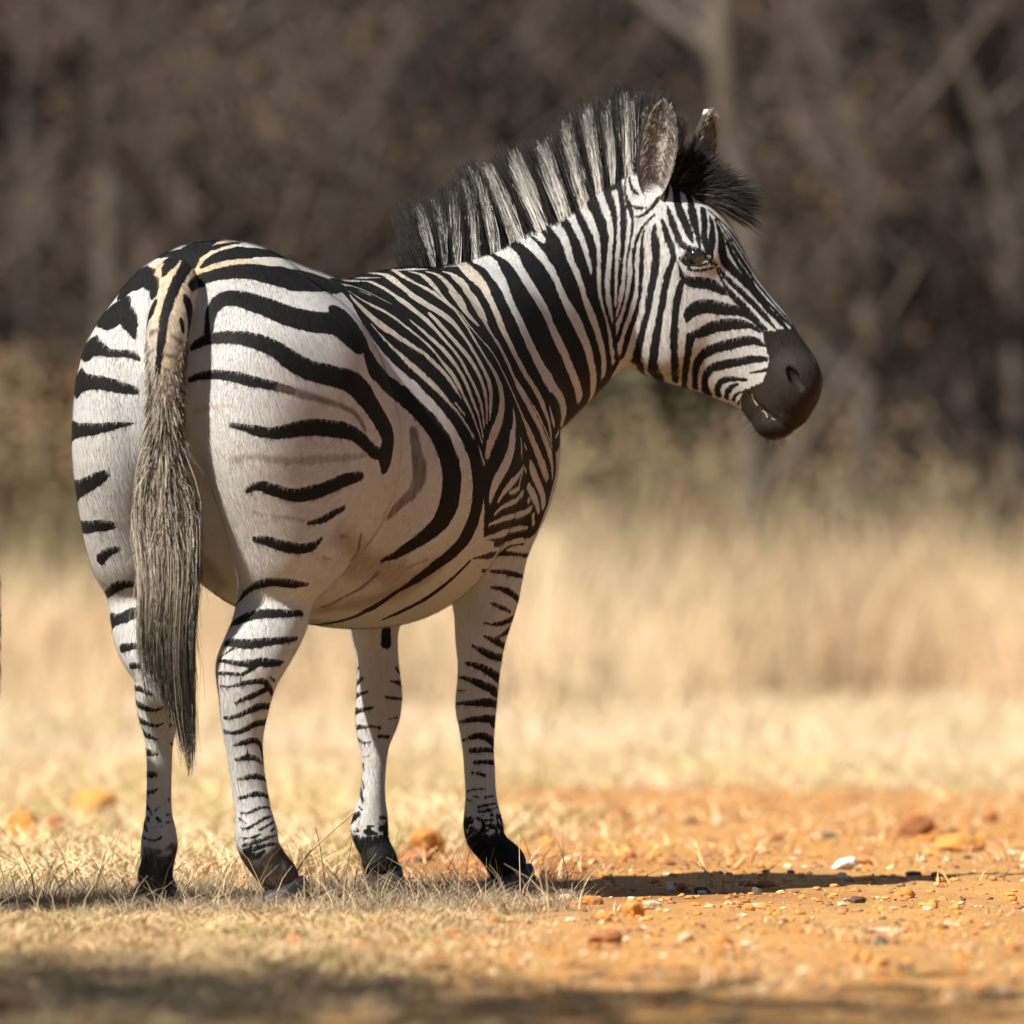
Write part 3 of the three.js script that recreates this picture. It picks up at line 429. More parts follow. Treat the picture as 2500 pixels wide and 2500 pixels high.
function mirror(p, win) {                                           // the same place on the animal's other side
  if ('QF'.includes(win)) { const w = (p.x - HO.x) * HN.x + (p.z - HO.z) * HN.z; return settle(p.clone().addScaledVector(HN, -2 * w)); }
  if (win === 'N') {
    let bd = 9, bc, bn;
    for (let i = 0; i + 1 < neckLine.length; i++) { const a = neckLine[i], ab = neckLine[i + 1].clone().sub(a), h = clamp(p.clone().sub(a).dot(ab) / ab.dot(ab), 0, 1), c = a.clone().addScaledVector(ab, h), d = c.distanceTo(p); if (d < bd) { bd = d; bc = c; bn = BR.clone().lerp(HN, (i + h) / 6).normalize(); } }
    return settle(p.clone().addScaledVector(bn, -2 * p.clone().sub(bc).dot(bn)));
  }
  const f = (p.x - BO.x) * BF.x + (p.z - BO.z) * BF.z, s = (p.x - BO.x) * BR.x + (p.z - BO.z) * BR.z;
  return settle(B(f, p.y, 2 * lean(f) - s));
}
const segs = [];                                                    // [ax,ay,az,ra, bx,by,bz,rb, stroke index, fine]
let strokeIndex = 0;
function lay(points, tone, fine, soft, rough = false) {
  const id = strokeIndex++;
  for (let i = 0; i + 1 < points.length; i++) {
    const [a, ra] = points[i], [b, rb] = points[i + 1];
    if (!a || !b || a.distanceTo(b) > 0.14 + (soft ? 0.1 : 0)) continue;
    segs.push({ a, b, ra, rb, id, tone, fine, soft, rough });
  }
}
for (const st of strokes) {
  const soft = st.tone === CREAM || st.tone === DUST_SHADE, pts = [];
  // strokes are followed in short steps so that they lie on the surface
  const fineP = [];
  for (let i = 0; i < st.pts.length; i++) {
    if (i) { const a = st.pts[i - 1], b = st.pts[i], n = Math.max(1, Math.round(Math.hypot(b[0] - a[0], b[1] - a[1]) / 14)); for (let j = 1; j < n; j++) fineP.push(a.map((v, c) => lerp(v, b[c], j / n))); }
    fineP.push(st.pts[i]);
  }
  // round the polyline
  const sm = fineP.map((p, i) => i && i < fineP.length - 1 && !st.area ? p.map((v, c) => 0.25 * fineP[i - 1][c] + 0.5 * v + 0.25 * fineP[i + 1][c]) : p);
  sm.forEach(([x, y, w], i) => {
    const a = sm[Math.max(0, i - 1)], b = sm[Math.min(sm.length - 1, i + 1)], l = Math.hypot(b[0] - a[0], b[1] - a[1]) || 1, nx = -(b[1] - a[1]) / l, ny = (b[0] - a[0]) / l;
    const c = hit(x, y); if (!c) { pts.push([null, 0]); return; }
    const flat = w * px2m(c.z);
    let r = flat / 2;
    if (!soft && !st.area) {
      const e = hit(x + nx * w / 2, y + ny * w / 2), g = hit(x - nx * w / 2, y - ny * w / 2);
      if (e && g) { const d1 = e.distanceTo(c), d2 = g.distanceTo(c); const m = (d1 < flat * 1.6 && d2 < flat * 1.6) ? (d1 + d2) / 2 : Math.min(d1, d2, flat); r = Math.max(r, m * 0.97); }
    } else if (st.area) { r = Math.min(0.022, flat / 2 / Math.max(0.16, facing(c))); }
    pts.push([c, r * (st.tone === WHITE || st.tone === WARMWHITE ? (st.win === 'P' ? 0.76 : 0.86) : st.tone === BLACK && st.win && 'QF'.includes(st.win) ? 1.22 : st.tone === BLACK && !st.area ? 1.05 : 1)]);
  });
  const ok = pts.filter((p) => p[0]);
  if (ok.length < 2) continue;
  // strokes that run off the outline go on round the body
  if (!st.area && !soft) for (const end of [0, 1]) {
    const p = end ? pts : pts.slice().reverse(), last = p[p.length - 1], prev = p[p.length - 3] ?? p[0];
    if (!last[0] || !prev[0] || facing(last[0]) > 0.5 || last[1] < 0.004) continue;
    const e0 = toPixel(prev[0]), e1 = toPixel(last[0]), el = Math.hypot(e1[0] - e0[0], e1[1] - e0[1]) || 1, on = hit(e1[0] + (e1[0] - e0[0]) / el * 16, e1[1] + (e1[1] - e0[1]) / el * 16);
    if (on && on.distanceTo(last[0]) < 0.05 && facing(on) > 0.12) continue;            // still on the side in view
    let c = last[0].clone(), dir = c.clone().sub(prev[0]).normalize();
    for (let k = 1; k <= 4; k++) {
      zebraNormal(c.x, c.y, c.z, _n);
      const dn = dir.x * _n[0] + dir.y * _n[1] + dir.z * _n[2];
      dir.x -= _n[0] * dn; dir.y -= _n[1] * dn; dir.z -= _n[2] * dn; dir.normalize();
      c = settle(c.clone().addScaledVector(dir, 0.012));
      if (end) pts.push([c, last[1]]); else pts.unshift([c, last[1]]);
    }
  }
  lay(pts, st.tone, 1, soft, !!st.rough);
  // the far side
  const far = pts.map(([p, r]) => { if (!p) return [null, 0]; let q; if ('DEK'.includes(st.win)) { const [x, y] = toPixel(p); q = hit(x, y, true); } else q = mirror(p, st.win || 'M'); return q && !seen(q) ? [q, r] : [null, 0]; });
  lay(far, st.tone, 0, soft, !!st.rough);
}
// dark skin inside nostrils and lips
for (const s of [-1, 1]) {
  lay([[headPoint(1925, 908, 0.055 * s), 0.026], [headPoint(1955, 950, 0.05 * s), 0.026]], MUZZLE, 1, false);
  lay([[1845, 985], [1865, 1003], [1885, 1020], [1905, 1034], [1930, 1046]].map(([x, y]) => [headPoint(x, y, 0.04 * s), 0.028]), MUZZLE, 1, false);
}
const SC = 0.03, bins = new Map();
segs.forEach((s, n) => {
  const R = Math.max(s.ra, s.rb) + (s.soft ? 0.02 : 0.007), lo = s.a.clone().min(s.b).subScalar(R), hi = s.a.clone().max(s.b).addScalar(R);
  for (let i = Math.floor(lo.x / SC); i <= Math.floor(hi.x / SC); i++) for (let j = Math.floor(lo.y / SC); j <= Math.floor(hi.y / SC); j++) for (let k = Math.floor(lo.z / SC); k <= Math.floor(hi.z / SC); k++) { const key = ((i + 512) * 1024 + j + 512) * 1024 + k + 512; let l = bins.get(key); if (!l) bins.set(key, l = []); l.push(n); }
});
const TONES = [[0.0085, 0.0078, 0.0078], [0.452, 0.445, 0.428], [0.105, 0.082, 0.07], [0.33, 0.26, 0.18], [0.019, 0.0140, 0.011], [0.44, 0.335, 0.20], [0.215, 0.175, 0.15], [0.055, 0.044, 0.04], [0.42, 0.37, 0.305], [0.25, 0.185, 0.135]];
// the coat's colour at a point, and how far the nearest stripe edge is
const col = [0, 0, 0]; let edge = 1, edgeFine = 1;
const acc = new Map();
function coat(x, y, z) {
  const g1 = noise3(x * 160, y * 55, z * 160), g2 = fbm(x * 14, y * 14, z * 14, 3);
  const base = 0.90 + 0.16 * g2 - 0.06 * g1;
  let r = TONES[1][0] * base, g = TONES[1][1] * base * (1.0 - 0.02 * g2), b = TONES[1][2] * base * (1.02 - 0.06 * g2);
  edge = 1; edgeFine = 0;
  const l = bins.get(((Math.floor(x / SC) + 512) * 1024 + Math.floor(y / SC) + 512) * 1024 + Math.floor(z / SC) + 512);
  if (l) {
    acc.clear();
    for (const n of l) {
      const s = segs[n], ax = s.a.x, ay = s.a.y, az = s.a.z, vx = s.b.x - ax, vy = s.b.y - ay, vz = s.b.z - az, L = vx * vx + vy * vy + vz * vz;
      const h = L > 1e-12 ? clamp(((x - ax) * vx + (y - ay) * vy + (z - az) * vz) / L, 0, 1) : 0;
      const d = Math.sqrt((x - ax - vx * h) ** 2 + (y - ay - vy * h) ** 2 + (z - az - vz * h) ** 2) - lerp(s.ra, s.rb, h);
      const o = acc.get(s.id);
      if (o === undefined || d < o[0]) acc.set(s.id, [d, s]);
    }
    const ids = [...acc.keys()].sort((p, q) => p - q);
    const wob = (noise3(x * 420, y * 150, z * 420) - 0.5) * 0.0030 + (noise3(x * 90, y * 90, z * 90) - 0.5) * 0.0022;
    for (const id of ids) {
      const [d, s] = acc.get(id), t = TONES[s.tone];
      let m;
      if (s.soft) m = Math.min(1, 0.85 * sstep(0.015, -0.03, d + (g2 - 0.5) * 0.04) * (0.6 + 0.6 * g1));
      else {
        const e = d + wob + (s.rough ? (noise3(x * 120, y * 190, z * 120) - 0.5) * 0.016 * (s.tone === MUZZLE ? 0.35 : 1) + 0.001 : 0), w = s.tone === BLACK || s.tone === WHITE || s.tone === WARMWHITE || s.tone === MUZZLE ? 0.0011 : 0.004;
        const differs = Math.abs(r - t[0]) > 0.05;
        if (d < -0.004) { if (differs) { edge = -d; edgeFine = s.fine; } else edge = Math.max(edge, -d); } else if (differs && Math.abs(d) < edge) { edge = Math.abs(d); edgeFine = s.fine; }
        m = sstep(w, -w, e);
        if (s.tone === BROWN || s.tone === DARKBROWN) m *= 0.62 + 0.38 * g1; else if (s.tone === FAINT || s.tone === TAN) m *= 0.35 + 0.6 * g1;
      }
      if (m <= 0) continue;
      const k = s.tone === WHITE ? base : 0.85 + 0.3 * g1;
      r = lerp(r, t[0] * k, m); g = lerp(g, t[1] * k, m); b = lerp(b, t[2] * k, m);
    }
  }
  col[0] = r; col[1] = g; col[2] = b;
  return col;
}
function zebraGeometry(cell) {
  const t0 = Date.now(), net = surfaceNet(zebraBox, cell), pos = net.pos;
  let tri = net.tri;
  const near_ = [], fine = [], cols = [];
  const paint = (i) => { coat(pos[3 * i], pos[3 * i + 1], pos[3 * i + 2]); cols[3 * i] = col[0]; cols[3 * i + 1] = col[1]; cols[3 * i + 2] = col[2]; near_[i] = edge; fine[i] = edgeFine; };
  for (let i = 0; i < pos.length / 3; i++) paint(i);
  console.log('net', tri.length / 3, Date.now() - t0);
  // finer triangles where a stripe's edge runs
  for (let pass = 0; pass < 4; pass++) {
    const mid = new Map(), out = [];
    const key = (a, b) => a < b ? a * 4194304 + b : b * 4194304 + a;
    const split = (a, b) => {
      const k = key(a, b); let m = mid.get(k);
      if (m !== undefined) return m;
      const ax = pos[3 * a], ay = pos[3 * a + 1], az = pos[3 * a + 2], bx = pos[3 * b], by = pos[3 * b + 1], bz = pos[3 * b + 2], L = Math.hypot(ax - bx, ay - by, az - bz);
      const want = L > (fine[a] || fine[b] ? 0.0021 : 0.008) && Math.min(near_[a], near_[b]) < L * 0.6 + 0.001;
      if (!want) { mid.set(k, -1); return -1; }
      m = pos.length / 3;
      let x = (ax + bx) / 2, y = (ay + by) / 2, z = (az + bz) / 2;
      if (pass < 2) { const f = zebraField(x, y, z); if (Math.abs(f) < L * 0.3) { zebraNormal(x, y, z, _n); x -= _n[0] * f; y -= _n[1] * f; z -= _n[2] * f; } }
      pos.push(x, y, z); paint(m); mid.set(k, m);
      return m;
    };
    for (let t = 0; t < tri.length; t += 3) {
      const a = tri[t], b = tri[t + 1], c = tri[t + 2], p = split(a, b), q = split(b, c), r = split(c, a), n = (p >= 0) + (q >= 0) + (r >= 0);
      if (n === 0) out.push(a, b, c);
      else if (n === 3) out.push(a, p, r, p, b, q, r, q, c, p, q, r);
      else if (n === 1) { if (p >= 0) out.push(a, p, c, p, b, c); else if (q >= 0) out.push(b, q, a, q, c, a); else out.push(c, r, b, r, a, b); }
      else if (p < 0) out.push(a, b, q, a, q, r, r, q, c); else if (q < 0) out.push(b, c, r, b, r, p, p, r, a); else out.push(c, a, p, c, p, q, q, p, b);
    }
    tri = out;
  }
  console.log('fine', tri.length / 3, Date.now() - t0);
  const nor = new Float32Array(pos.length), o = [0, 0, 0];
  for (let i = 0; i < pos.length; i += 3) { zebraNormal(pos[i], pos[i + 1], pos[i + 2], o); nor[i] = o[0]; nor[i + 1] = o[1]; nor[i + 2] = o[2]; }
  const g = new THREE.BufferGeometry();
  g.setAttribute('position', new THREE.BufferAttribute(new Float32Array(pos), 3));
  g.setAttribute('normal', new THREE.BufferAttribute(nor, 3));
  g.setAttribute('color', new THREE.BufferAttribute(new Float32Array(cols), 3));
  g.setIndex(tri);
  console.log('done', Date.now() - t0);
  return g;
}
// ---------------------------------------------------------------- the zebra as a thing with its parts
const zebra = new THREE.Group();
zebra.name = numbered('zebra');
scene.add(zebra);
tag(zebra, 'striped zebra with upright mane standing on dry grass, head turned to its right', 'zebra', 'zebras standing on the dry grass');
const coatMaterial = new THREE.MeshPhysicalMaterial({ name: 'coat', vertexColors: true, roughness: 0.75, specularIntensity: 0.28, sheen: 0.06, sheenRoughness: 0.5, sheenColor: new THREE.Color(0.8, 0.78, 0.74) });
const bodyGeometry = zebraGeometry(0.006);
mesh('body', bodyGeometry, coatMaterial, zebra);

// thin ribbons for hair; a strand is a list of points, a root and a tip width, and two colours
class Strands {
  constructor(side) { this.p = []; this.c = []; this.i = []; this.n = side ? [] : null; this.side = side; }
  add(pts, w0, w1, c0, c1, turn, pivot = 0.5) {
    const n = pts.length, t = V(0, 0, 0), s = V(0, 0, 0), a = V(Math.cos(turn), 0.1, Math.sin(turn));
    for (let k = 0; k < n; k++) {
      t.copy(pts[Math.min(n - 1, k + 1)]).sub(pts[Math.max(0, k - 1)]).normalize();
      s.crossVectors(t, a).normalize();
      if (this.side) { const q = V(0, 0, 0).crossVectors(s, t); if (q.dot(this.side) < 0) { s.negate(); q.negate(); } q.multiplyScalar(0.55).add(this.side).normalize(); this.n.push(q.x, q.y, q.z, q.x, q.y, q.z); }
      const u = k / (n - 1), w = lerp(w0, w1, u) / 2, m = sstep(pivot - 0.25, pivot + 0.25, u), at = this.p.length / 3;
      const c = [lerp(c0[0], c1[0], m), lerp(c0[1], c1[1], m), lerp(c0[2], c1[2], m)];
      this.p.push(pts[k].x - s.x * w, pts[k].y - s.y * w, pts[k].z - s.z * w, pts[k].x + s.x * w, pts[k].y + s.y * w, pts[k].z + s.z * w);
      this.c.push(...c, ...c);
      if (k) this.i.push(at - 2, at - 1, at, at - 1, at + 1, at);
    }
  }
  build(name, material, parent) {
    const g = new THREE.BufferGeometry();
    g.setAttribute('position', new THREE.BufferAttribute(new Float32Array(this.p), 3));
    g.setAttribute('color', new THREE.BufferAttribute(new Float32Array(this.c), 3));
    g.setIndex(this.i); if (this.n) g.setAttribute('normal', new THREE.BufferAttribute(new Float32Array(this.n), 3)); else g.computeVertexNormals();
    return mesh(name, g, material, parent);
  }
}
const hairMaterial = new THREE.MeshPhysicalMaterial({ name: 'hair', vertexColors: true, roughness: 0.55, specularIntensity: 0.3, side: THREE.DoubleSide });
const along = (list, t) => { const x = clamp(t, 0, 1) * (list.length - 1), i = Math.min(list.length - 2, Math.floor(x)); return list[i].map((v, c) => lerp(v, list[i + 1][c], x - i)); };

{ // short coat hair over the whole body
  const r = rng(11), S_ = new Strands(V(0, 0, 1)), p = bodyGeometry.attributes.position.array, nr = bodyGeometry.attributes.normal.array, ix = bodyGeometry.index.array;
  const d = V(0, 0, 0), q = V(0, 0, 0), n = V(0, 0, 0);
  for (let t = 0; t < ix.length; t += 3) {
    const a = ix[t] * 3, b = ix[t + 1] * 3, c = ix[t + 2] * 3;
    const area = 0.5 * Math.hypot((p[b + 1] - p[a + 1]) * (p[c + 2] - p[a + 2]) - (p[b + 2] - p[a + 2]) * (p[c + 1] - p[a + 1]), (p[b + 2] - p[a + 2]) * (p[c] - p[a]) - (p[b] - p[a]) * (p[c + 2] - p[a + 2]), (p[b] - p[a]) * (p[c + 1] - p[a + 1]) - (p[b + 1] - p[a + 1]) * (p[c] - p[a]));
    let want = area * 62000; if (r() < want - Math.floor(want)) want += 1;
    for (let k = 0; k < Math.floor(want); k++) {
      let u = r(), v = r(); if (u + v > 1) { u = 1 - u; v = 1 - v; }
      q.set(p[a] + (p[b] - p[a]) * u + (p[c] - p[a]) * v, p[a + 1] + (p[b + 1] - p[a + 1]) * u + (p[c + 1] - p[a + 1]) * v, p[a + 2] + (p[b + 2] - p[a + 2]) * u + (p[c + 2] - p[a + 2]) * v);
      n.set(nr[a], nr[a + 1], nr[a + 2]);
      if (n.z < -0.35) continue;                                    // thinner on the side turned away
      const head = sstep(0.28, 0.34, q.x) * sstep(0.95, 1.0, q.y);
      let short = 1; if (head > 0.5) { const [tt] = headUV(q.x, q.y, q.z); short = lerp(1, 0.35, sstep(300, 460, tt)); }
      coat(q.x, q.y, q.z);
      const k2 = short < 0.6 && r() < 0.04 ? 2.6 : 0.80 + 0.42 * r(), cc = [col[0] * k2, col[1] * k2, col[2] * k2];
      // lies back and down along the body
      d.set(-BF.x * 0.55 + (r() - 0.5) * 0.5, -1 + (r() - 0.5) * 0.5, -BF.z * 0.55 + (r() - 0.5) * 0.5);
      d.addScaledVector(n, -d.dot(n)).normalize().addScaledVector(n, 0.22 + 0.25 * r()).normalize();
      const L = (0.007 + 0.006 * r()) * short, w = 0.0009, s = V(0, 0, 0).crossVectors(d, n).normalize().multiplyScalar(w / 2), at = S_.p.length / 3;
      S_.p.push(q.x - s.x, q.y - s.y, q.z - s.z, q.x + s.x, q.y + s.y, q.z + s.z, q.x + d.x * L, q.y + d.y * L, q.z + d.z * L);
      S_.c.push(...cc, ...cc, ...cc); S_.n.push(n.x, n.y, n.z, n.x, n.y, n.z, n.x, n.y, n.z); S_.i.push(at, at + 1, at + 2);
    }
  }
  console.log('coat hairs', S_.i.length / 3);
  const m = S_.build('coat_hair', hairMaterial, zebra);
  // hairs take the shading of the skin they lie on
  m.userData.kind = 'stuff';
}

{ // mane: upright from withers to poll, each hair the colour of the stripe it grows from
  const r = rng(21), S_ = new Strands(V(0.05, 0.45, 0.9).normalize());
  // crest: px, py, z; tip offset px, length factor
  const crest = [[1012, 672, -0.40, -46, -66, 0.75], [1050, 668, -0.43, -52, -150, 1], [1094, 668, -0.46, -30, -196, 1], [1130, 664, -0.48, -22, -206, 1], [1178, 640, -0.51, -44, -190, 1], [1222, 614, -0.54, -68, -176, 1], [1272, 582, -0.575, -82, -166, 1], [1338, 545, -0.61, -78, -170, 1], [1385, 512, -0.64, -70, -172, 1], [1431, 476, -0.66, -56, -178, 1], [1470, 450, -0.675, -34, -194, 1], [1505, 424, -0.685, -20, -190, 1], [1545, 412, -0.69, 0, -182, 1], [1590, 410, -0.695, 14, -172, 1], [1640, 416, -0.70, 42, -150, 1]];
  const paleBands = [[1063, 11], [1091, 8], [1120, 14], [1166, 21], [1212, 25], [1266, 36], [1328, 29], [1384, 28], [1430, 24], [1468, 18], [1499, 13], [1537, 20], [1572, 8]];   // where the neck's pale stripes reach the crest
  for (let k = 0; k < 21000; k++) {
    const t = Math.pow(r(), 0.95), [x, y, z, tx, ty, lf] = along(crest, t), lat = (r() + r() + r() - 1.5) / 1.5, ax = BR.clone().lerp(HN, t).normalize();
    const root = settle(W(x + (r() - 0.5) * 16, y + 8 + 16 * Math.abs(lat), z).addScaledVector(ax, lat * 0.030));
    const at = toPixel(root)[0] + 4 * lat, pale = paleBands.some(([c, w]) => Math.abs(at - c) < w / 2 + (r() - 0.5) * 5), clump = noise3(x * 0.11, lat * 3, 1.5) - 0.5, m = px2m(z);
    const L = (pale ? 0.66 + 0.34 * r() : 0.70 + 0.42 * Math.sqrt(r())) * lf * (0.88 + 0.24 * noise3(x * 0.05, 2, 2)), wx = (clump * 26 + (r() - 0.5) * 14) * m, wz = lat * 0.022 + (r() - 0.5) * 0.02;
    const end = V(tx * m * L + wx, -ty * m * L, 0).addScaledVector(ax, wz), pts = [];
    const bend = (r() - 0.5) * 0.012;
    for (let j = 0; j <= 3; j++) { const u = j / 3; pts.push(root.clone().addScaledVector(end, u).add(V(bend * Math.sin(u * Math.PI), 0, 0)).addScaledVector(ax, -wz * 0.4 * u * u)); }
    const g = 0.80 + 0.3 * r(), c0 = pale ? [0.60 * g, 0.575 * g, 0.53 * g] : [0.011 * g, 0.010 * g, 0.009 * g];
    const dark = [0.014, 0.011, 0.009];
    S_.add(pts, 0.0012, 0.0004, c0, pale ? (r() < 0.85 ? dark : c0) : dark, r() * 6.3, pale ? 0.62 + 0.3 * r() : 0.6);
  }
  S_.build('mane', hairMaterial, zebra);
}
{ // forelock: dark hair that leans forward over the brow
  const r = rng(22), S_ = new Strands();
  for (let k = 0; k < 3400; k++) {
    const t = r(), s = (r() + r() - 1), root = settle(headPoint(1640 + 74 * t + (r() - 0.5) * 14, 424 + 46 * t + (r() - 0.5) * 14, 0.032 * s + 0.006));
    const a = lerp(lerp(-78, -18, t), lerp(-40, 24, t), r()) * Math.PI / 180, L = (0.072 + 0.06 * r()) * (0.78 + 0.36 * t), m = V(Math.cos(a) * HF.x, -Math.sin(a), Math.cos(a) * HF.z).addScaledVector(HN, s * 0.25 + (r() - 0.5) * 0.25).normalize();
    const pts = [];
    for (let j = 0; j <= 4; j++) { const u = j / 4; pts.push(root.clone().addScaledVector(m, L * u).add(V(0, -0.020 * u * u * (0.4 + t), 0))); }
    const pale = r() < 0.10, g = 0.7 + 0.6 * r();
    S_.add(pts, 0.0017, 0.0005, pale ? [0.26 * g, 0.22 * g, 0.19 * g] : [0.013 * g, 0.0105 * g, 0.009 * g], [0.011 * g, 0.0085 * g, 0.007 * g], r() * 6.3, pale ? 0.45 : 0.5);
  }
  S_.build('forelock', hairMaterial, zebra);
}
{ // tail: grizzled short hair on the dock, then long hair that darkens towards the tuft
  const r = rng(23), S_ = new Strands(V(-0.25, 0.25, 0.93).normalize());
  const dock = [[408, 820, 0.545, 0.041], [404, 910, 0.555, 0.033], [403, 1010, 0.55, 0.027], [404, 1110, 0.54, 0.02], [408, 1230, 0.525, 0.010]];
  const width = curve([[900, 362, 448], [1010, 356, 446], [1106, 340, 458], [1245, 326, 486], [1409, 342, 484], [1554, 340, 472], [1662, 350, 474], [1771, 380, 476], [1860, 412, 474], [1960, 430, 466]]), q = [0, 0];
  const tailZ = curve([[820, 0.545], [1010, 0.55], [1230, 0.535], [1500, 0.50], [1700, 0.47], [1960, 0.44]]), z1 = [0];
  for (let k = 0; k < 5200; k++) {                                  // short
    const t = r(), [x, y, z, rad] = along(dock, t), a = r() * 6.283, root = W(x, y, z).add(V(Math.cos(a) * rad * 0.9, 0, Math.sin(a) * rad * 0.9));
    const L = 0.018 + 0.075 * t * t * (0.5 + r()), out = 0.30 + 0.25 * r(), end = V(Math.cos(a) * out * L, -L, Math.sin(a) * out * L * 0.5), pts = [0, 0.5, 1].map((u) => root.clone().addScaledVector(end, u));
    const pale = r() < 0.5, g = 0.6 + 0.6 * r();
    S_.add(pts, 0.0017, 0.0006, pale ? [0.40 * g, 0.34 * g, 0.25 * g] : [0.036 * g, 0.028 * g, 0.022 * g], pale ? [0.37 * g, 0.32 * g, 0.24 * g] : [0.03 * g, 0.024 * g, 0.02 * g], r() * 6.3);
  }
  for (let k = 0; k < 7800; k++) {                                  // long
    const v = clamp(0.5 + 0.62 * (r() + r() - 1), 0, 1), t = 0.35 + 0.65 * Math.sqrt(r()), [x, y, z, rad] = along(dock, t), a = r() * 6.283;
    const y1 = lerp(1270, lerp(1700, 1875, sstep(0.25, 0.75, v)), Math.pow(r(), 0.8)) + (r() - 0.5) * 60, depth = (r() - 0.5) * 0.055, wav = (r() - 0.5) * (r() < 0.12 ? 60 : 20), ph = r() * 6, pts = [];
    for (let j = 0; j <= 8; j++) {
      const u = j / 8, yy = lerp(y, y1, u); width(yy, q); tailZ(yy, z1);
      const spread = sstep(0, 0.35, u), xx = lerp(x + Math.cos(a) * rad * 800, lerp(q[0], q[1], v), spread) + (Math.sin(ph + u * 5) + 0.4 * Math.sin(ph * 3 + u * 13)) * wav * u;
      pts.push(W(xx, yy, lerp(z, z1[0] + depth, spread) + (u > 0.9 ? 0 : 0)));
    }
    const side = 1 - v, pale = r() < 0.26 + 0.36 * side, g = 0.55 + 0.65 * r(), dk = [0.014 * g, 0.011 * g, 0.009 * g];
    S_.add(pts, 0.0013, 0.0005, pale ? [0.42 * g, 0.365 * g, 0.285 * g] : [0.036 * g, 0.028 * g, 0.022 * g], pale && r() < 0.25 ? [0.23 * g, 0.185 * g, 0.13 * g] : dk, r() * 6.3, clamp((1505 + 90 * (r() - 0.5) - y) / (y1 - y), 0.2, 1.4));
  }
  S_.build('tail_hair', hairMaterial, zebra);
}
{ // whiskers on the chin and brow, and the fringe of hair inside the near ear
  const r = rng(24), S_ = new Strands();
  for (let k = 0; k < 90; k++) {
    const u = r(), p = settle(headPoint(lerp(1812, 1915, u), lerp(1010, 1066, Math.sqrt(u)), (r() - 0.3) * 0.05)), d = V(lerp(-1, 0.15, u) + (r() - 0.5) * 0.7, -0.55 - 0.5 * u, (r() - 0.3) * 0.8).normalize(), L = 0.012 + 0.032 * r() * r();
    S_.add([0, 0.5, 1].map((t) => p.clone().addScaledVector(d, L * t).add(V(0, -0.006 * t * t, 0))), 0.0007, 0.0003, u > 0.55 && r() < 0.5 ? [0.35, 0.3, 0.24] : [0.02, 0.016, 0.014], [0.03, 0.025, 0.02], r() * 6);
  }
  for (let k = 0; k < 10; k++) { const p = settle(headPoint(1812 + k * 5, 600 + k * 10, (r() - 0.5) * 0.05)), L = 0.03 + 0.025 * r(), d = V(0.9, 0.3 - r() * 0.6, 0.2).normalize(); S_.add([0, 0.5, 1].map((t) => p.clone().addScaledVector(d, L * t).add(V(0, -0.012 * t * t, 0))), 0.0006, 0.0003, [0.02, 0.02, 0.02], [0.02, 0.02, 0.02], r() * 6); }
  S_.build('whiskers', hairMaterial, zebra).userData.kind = 'stuff';
}
// hooves: lofted from the coronet to the sole
const hoofMaterial = new THREE.MeshPhysicalMaterial({ name: 'hoof_horn', vertexColors: true, roughness: 0.5, specularIntensity: 0.5 });
const GROUND = (x, z) => 0;                                         // the ground's height where the zebra stands
function hoof(px, py, z, spx, toeAngle, len, wid) {
  const top = W(px, py, z), sole = V(W(spx, py, z).x, 0.004, z), F_ = V(Math.cos(toeAngle), 0, -Math.sin(toeAngle)), R_ = V(Math.sin(toeAngle), 0, Math.cos(toeAngle));
  const p = [], c = [], ix = [], N = 36, M = 9, r = rng(Math.round(px));
  for (let j = 0; j <= M; j++) for (let i = 0; i < N; i++) {
    const a = i / N * 2 * Math.PI, ca = Math.cos(a), sa = Math.sin(a), v = j / M;                      // v: 0 coronet, 1 sole
    const front = 0.5 + 0.5 * ca, hTop = top.y - 0.010 + 0.012 * front - 0.028 * (1 - front), y = lerp(hTop, 0.002, v);
    const flare = lerp(0.80, 1, Math.pow(v, 0.8)), bulb = j === 0 ? 0.965 : 1, heel = ca < -0.55 ? 1 - 0.16 * sstep(-0.55, -1, ca) * (1 - Math.abs(sa)) : 1;
    const cx = lerp(top.x, sole.x, v), cz = lerp(top.z, sole.z, v), rl = len * flare * bulb * heel * (1 + 0.012 * Math.sin(v * 26)), rw = wid * flare * bulb;
    p.push(cx + F_.x * ca * rl + R_.x * sa * rw, y, cz + F_.z * ca * rl + R_.z * sa * rw);
    const g = 0.8 + 0.5 * noise3(a * 9, v * 3, px) + 0.2 * (r() - 0.5), dust = sstep(0.55, 1, v + 0.35 * (noise3(a * 3, v * 6, 7) - 0.5)) * 0.5;
    c.push(lerp(0.022 * g, 0.12, dust * 0.5), lerp(0.021 * g, 0.08, dust * 0.5), lerp(0.020 * g, 0.052, dust * 0.5));
  }
  for (let j = 0; j < M; j++) for (let i = 0; i < N; i++) { const a = j * N + i, b = j * N + (i + 1) % N; ix.push(a, b, a + N, b, b + N, a + N); }
  for (const [ring, flip, yy] of [[0, false, null], [M, true, null]]) {
    const o = p.length / 3; let x = 0, y = 0, zz = 0; for (let i = 0; i < N; i++) { x += p[(ring * N + i) * 3]; y += p[(ring * N + i) * 3 + 1]; zz += p[(ring * N + i) * 3 + 2]; }
    p.push(x / N, y / N + (ring ? 0.004 : 0.012), zz / N); c.push(0.03, 0.028, 0.027);
    for (let i = 0; i < N; i++) { const a = ring * N + i, b = ring * N + (i + 1) % N; if (flip) ix.push(a, b, o); else ix.push(b, a, o); }
  }
  const g = new THREE.BufferGeometry(); g.setAttribute('position', new THREE.BufferAttribute(new Float32Array(p), 3)); g.setAttribute('color', new THREE.BufferAttribute(new Float32Array(c), 3)); g.setIndex(ix.map((_, k) => ix[k - k % 3 + [0, 2, 1][k % 3]])); g.computeVertexNormals();
  mesh('hoof', g, hoofMaterial, zebra);
}
